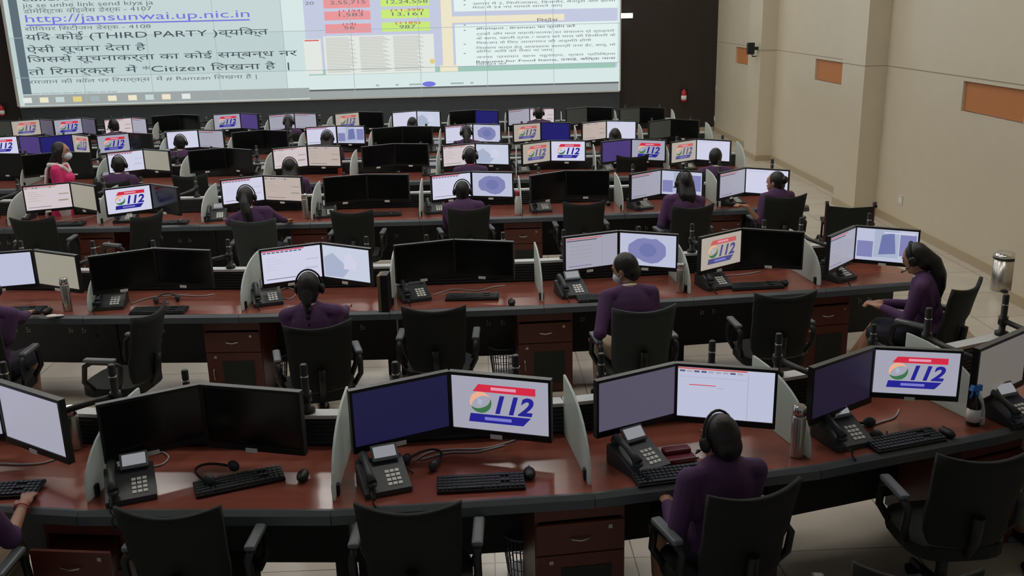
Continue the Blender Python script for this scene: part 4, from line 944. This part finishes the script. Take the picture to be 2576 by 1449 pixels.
# bins
p = at(2523, 728, 0); t = thing('pedal_bin', 'cylindrical steel pedal bin against the beige wall', 'bin', None, (p.x-.02, p.y, .001))
ob('body', MB().lathe([(.11, 0), (.112, .01), (.112, .36)], n=24).mesh('body', M['steel']), t); ob('lid', MB().lathe([(.116, .36), (.116, .385), (.09, .41), (.02, .42)], n=24).mesh('lid', M['chrome']), t)
ob('rim', MB().lathe([(.118, .345), (.118, .36)], n=24).mesh('rim', M['blk']), t); ob('pedal', MB().box((-.03, -.12, .015), (.06, .05, .015), bev=.004).mesh('pedal', M['blk']), t)
for px, py, lb in ((690, 968, 'grey wire wastebasket beside the cabinet, second row left'), (1268, 945, 'grey wire wastebasket beside the middle cabinet, second row'), (1322, 1449, 'grey wire wastebasket beside the cabinet, nearest row')):
    p = at(px, py, 0); t = thing('wastebasket', lb, 'bin', 'wire wastebaskets under the desks', (p.x, p.y+.05, .002))
    b = MB()
    for k in range(28):
        a = 2*PI*k/28; c = V3((math.cos(a), math.sin(a), 0)); b.tube([c*.095, c*.125+V3((0, 0, .26))], .003, 4)
    for z in (.06, .12, .18): b.tube([(math.cos(2*PI*k/24)*(.095+.03*z/.26), math.sin(2*PI*k/24)*(.095+.03*z/.26), z) for k in range(24)], .003, 4, closed=True)
    ob('basket', b.mesh('basket', M['grey']), t); ob('rim', MB().tube([(math.cos(2*PI*k/24)*.126, math.sin(2*PI*k/24)*.126, .262) for k in range(24)], .007, 6, closed=True).mesh('rim', M['grey']), t); ob('base', MB().lathe([(.096, 0), (.098, .012)], n=24).mesh('base', M['grey']), t)
# wheelchair in the aisle
p = Vector((3.93, 9.75, 0)); yw = R(-14); t = thing('wheelchair', 'folding wheelchair with black sling back parked in the aisle', 'wheelchair', None, (p.x, p.y+.25, .002), yw)
X = .24
for s in (-1, 1):
    x = s*X
    ob('side_frame', MB().tube([(x, -.26, .99), (x, -.16, .96), (x, -.15, .5), (x, -.15, .28)], .013, 8).tube([(x, -.15, .5), (x, .25, .5), (x, .30, .42), (x, .42, .16)], .013, 8).tube([(x, -.15, .72), (x, .12, .72), (x, .16, .5)], .012, 8).tube([(x, -.15, .26), (x, .26, .24)], .012, 8).mesh('side_frame', M['skinpatch']), t)
    ob('push_grip', MB().tube([(x, -.15, .965), (x, -.27, .955)], .018, 8).mesh('push_grip', M['rubber']), t)
    ob('arm_pad', MB().box((x, .0, .735), (.055, .28, .03), bev=.008).mesh('arm_pad', M['rubber']), t)
    wx = s*(X+.05); b = MB(); b.tube([(wx, -.13+.29*math.cos(k*PI/16), .30+.29*math.sin(k*PI/16)) for k in range(32)], .013, 6, closed=True)
    wh = ob('rear_wheel', b.mesh('rear_wheel', M['rubber']), t); b = MB()
    for k in range(12): a = k*PI/6; b.tube([(wx, -.13, .30), (wx, -.13+.285*math.cos(a), .30+.285*math.sin(a))], .003, 4)
    b.tube([(wx+s*.03, -.13+.255*math.cos(k*PI/16), .30+.255*math.sin(k*PI/16)) for k in range(32)], .008, 6, closed=True); ob('spokes', b.mesh('spokes', M['chrome']), wh)
    ob('front_caster', MB().tube([(x-.014, .28, .08), (x+.014, .28, .08)], .08, 14).tube([(x, .26, .24), (x, .28, .08)], .01, 6).mesh('front_caster', M['rubber']), t)
    ob('footrest', MB().box((s*.14, .46, .13), (.16, .11, .015)).mesh('footrest', M['plas']), t)
ob('sling_back', MB().prism([(-X, -.155, .52), (-X, -.165, .93), (0, -.19, .915), (X, -.165, .93), (X, -.155, .52), (0, -.18, .52)], (0, .012, 0)).mesh('sling_back', M['cloth']), t)
ob('sling_seat', MB().box((0, .05, .50), (2*X, .40, .02)).mesh('sling_seat', M['cloth']), t)
ob('cross_brace', MB().tube([(-X, .05, .5), (X, .05, .25)], .012, 6).tube([(X, .07, .5), (-X, .07, .25)], .012, 6).mesh('cross_brace', M['skinpatch']), t)
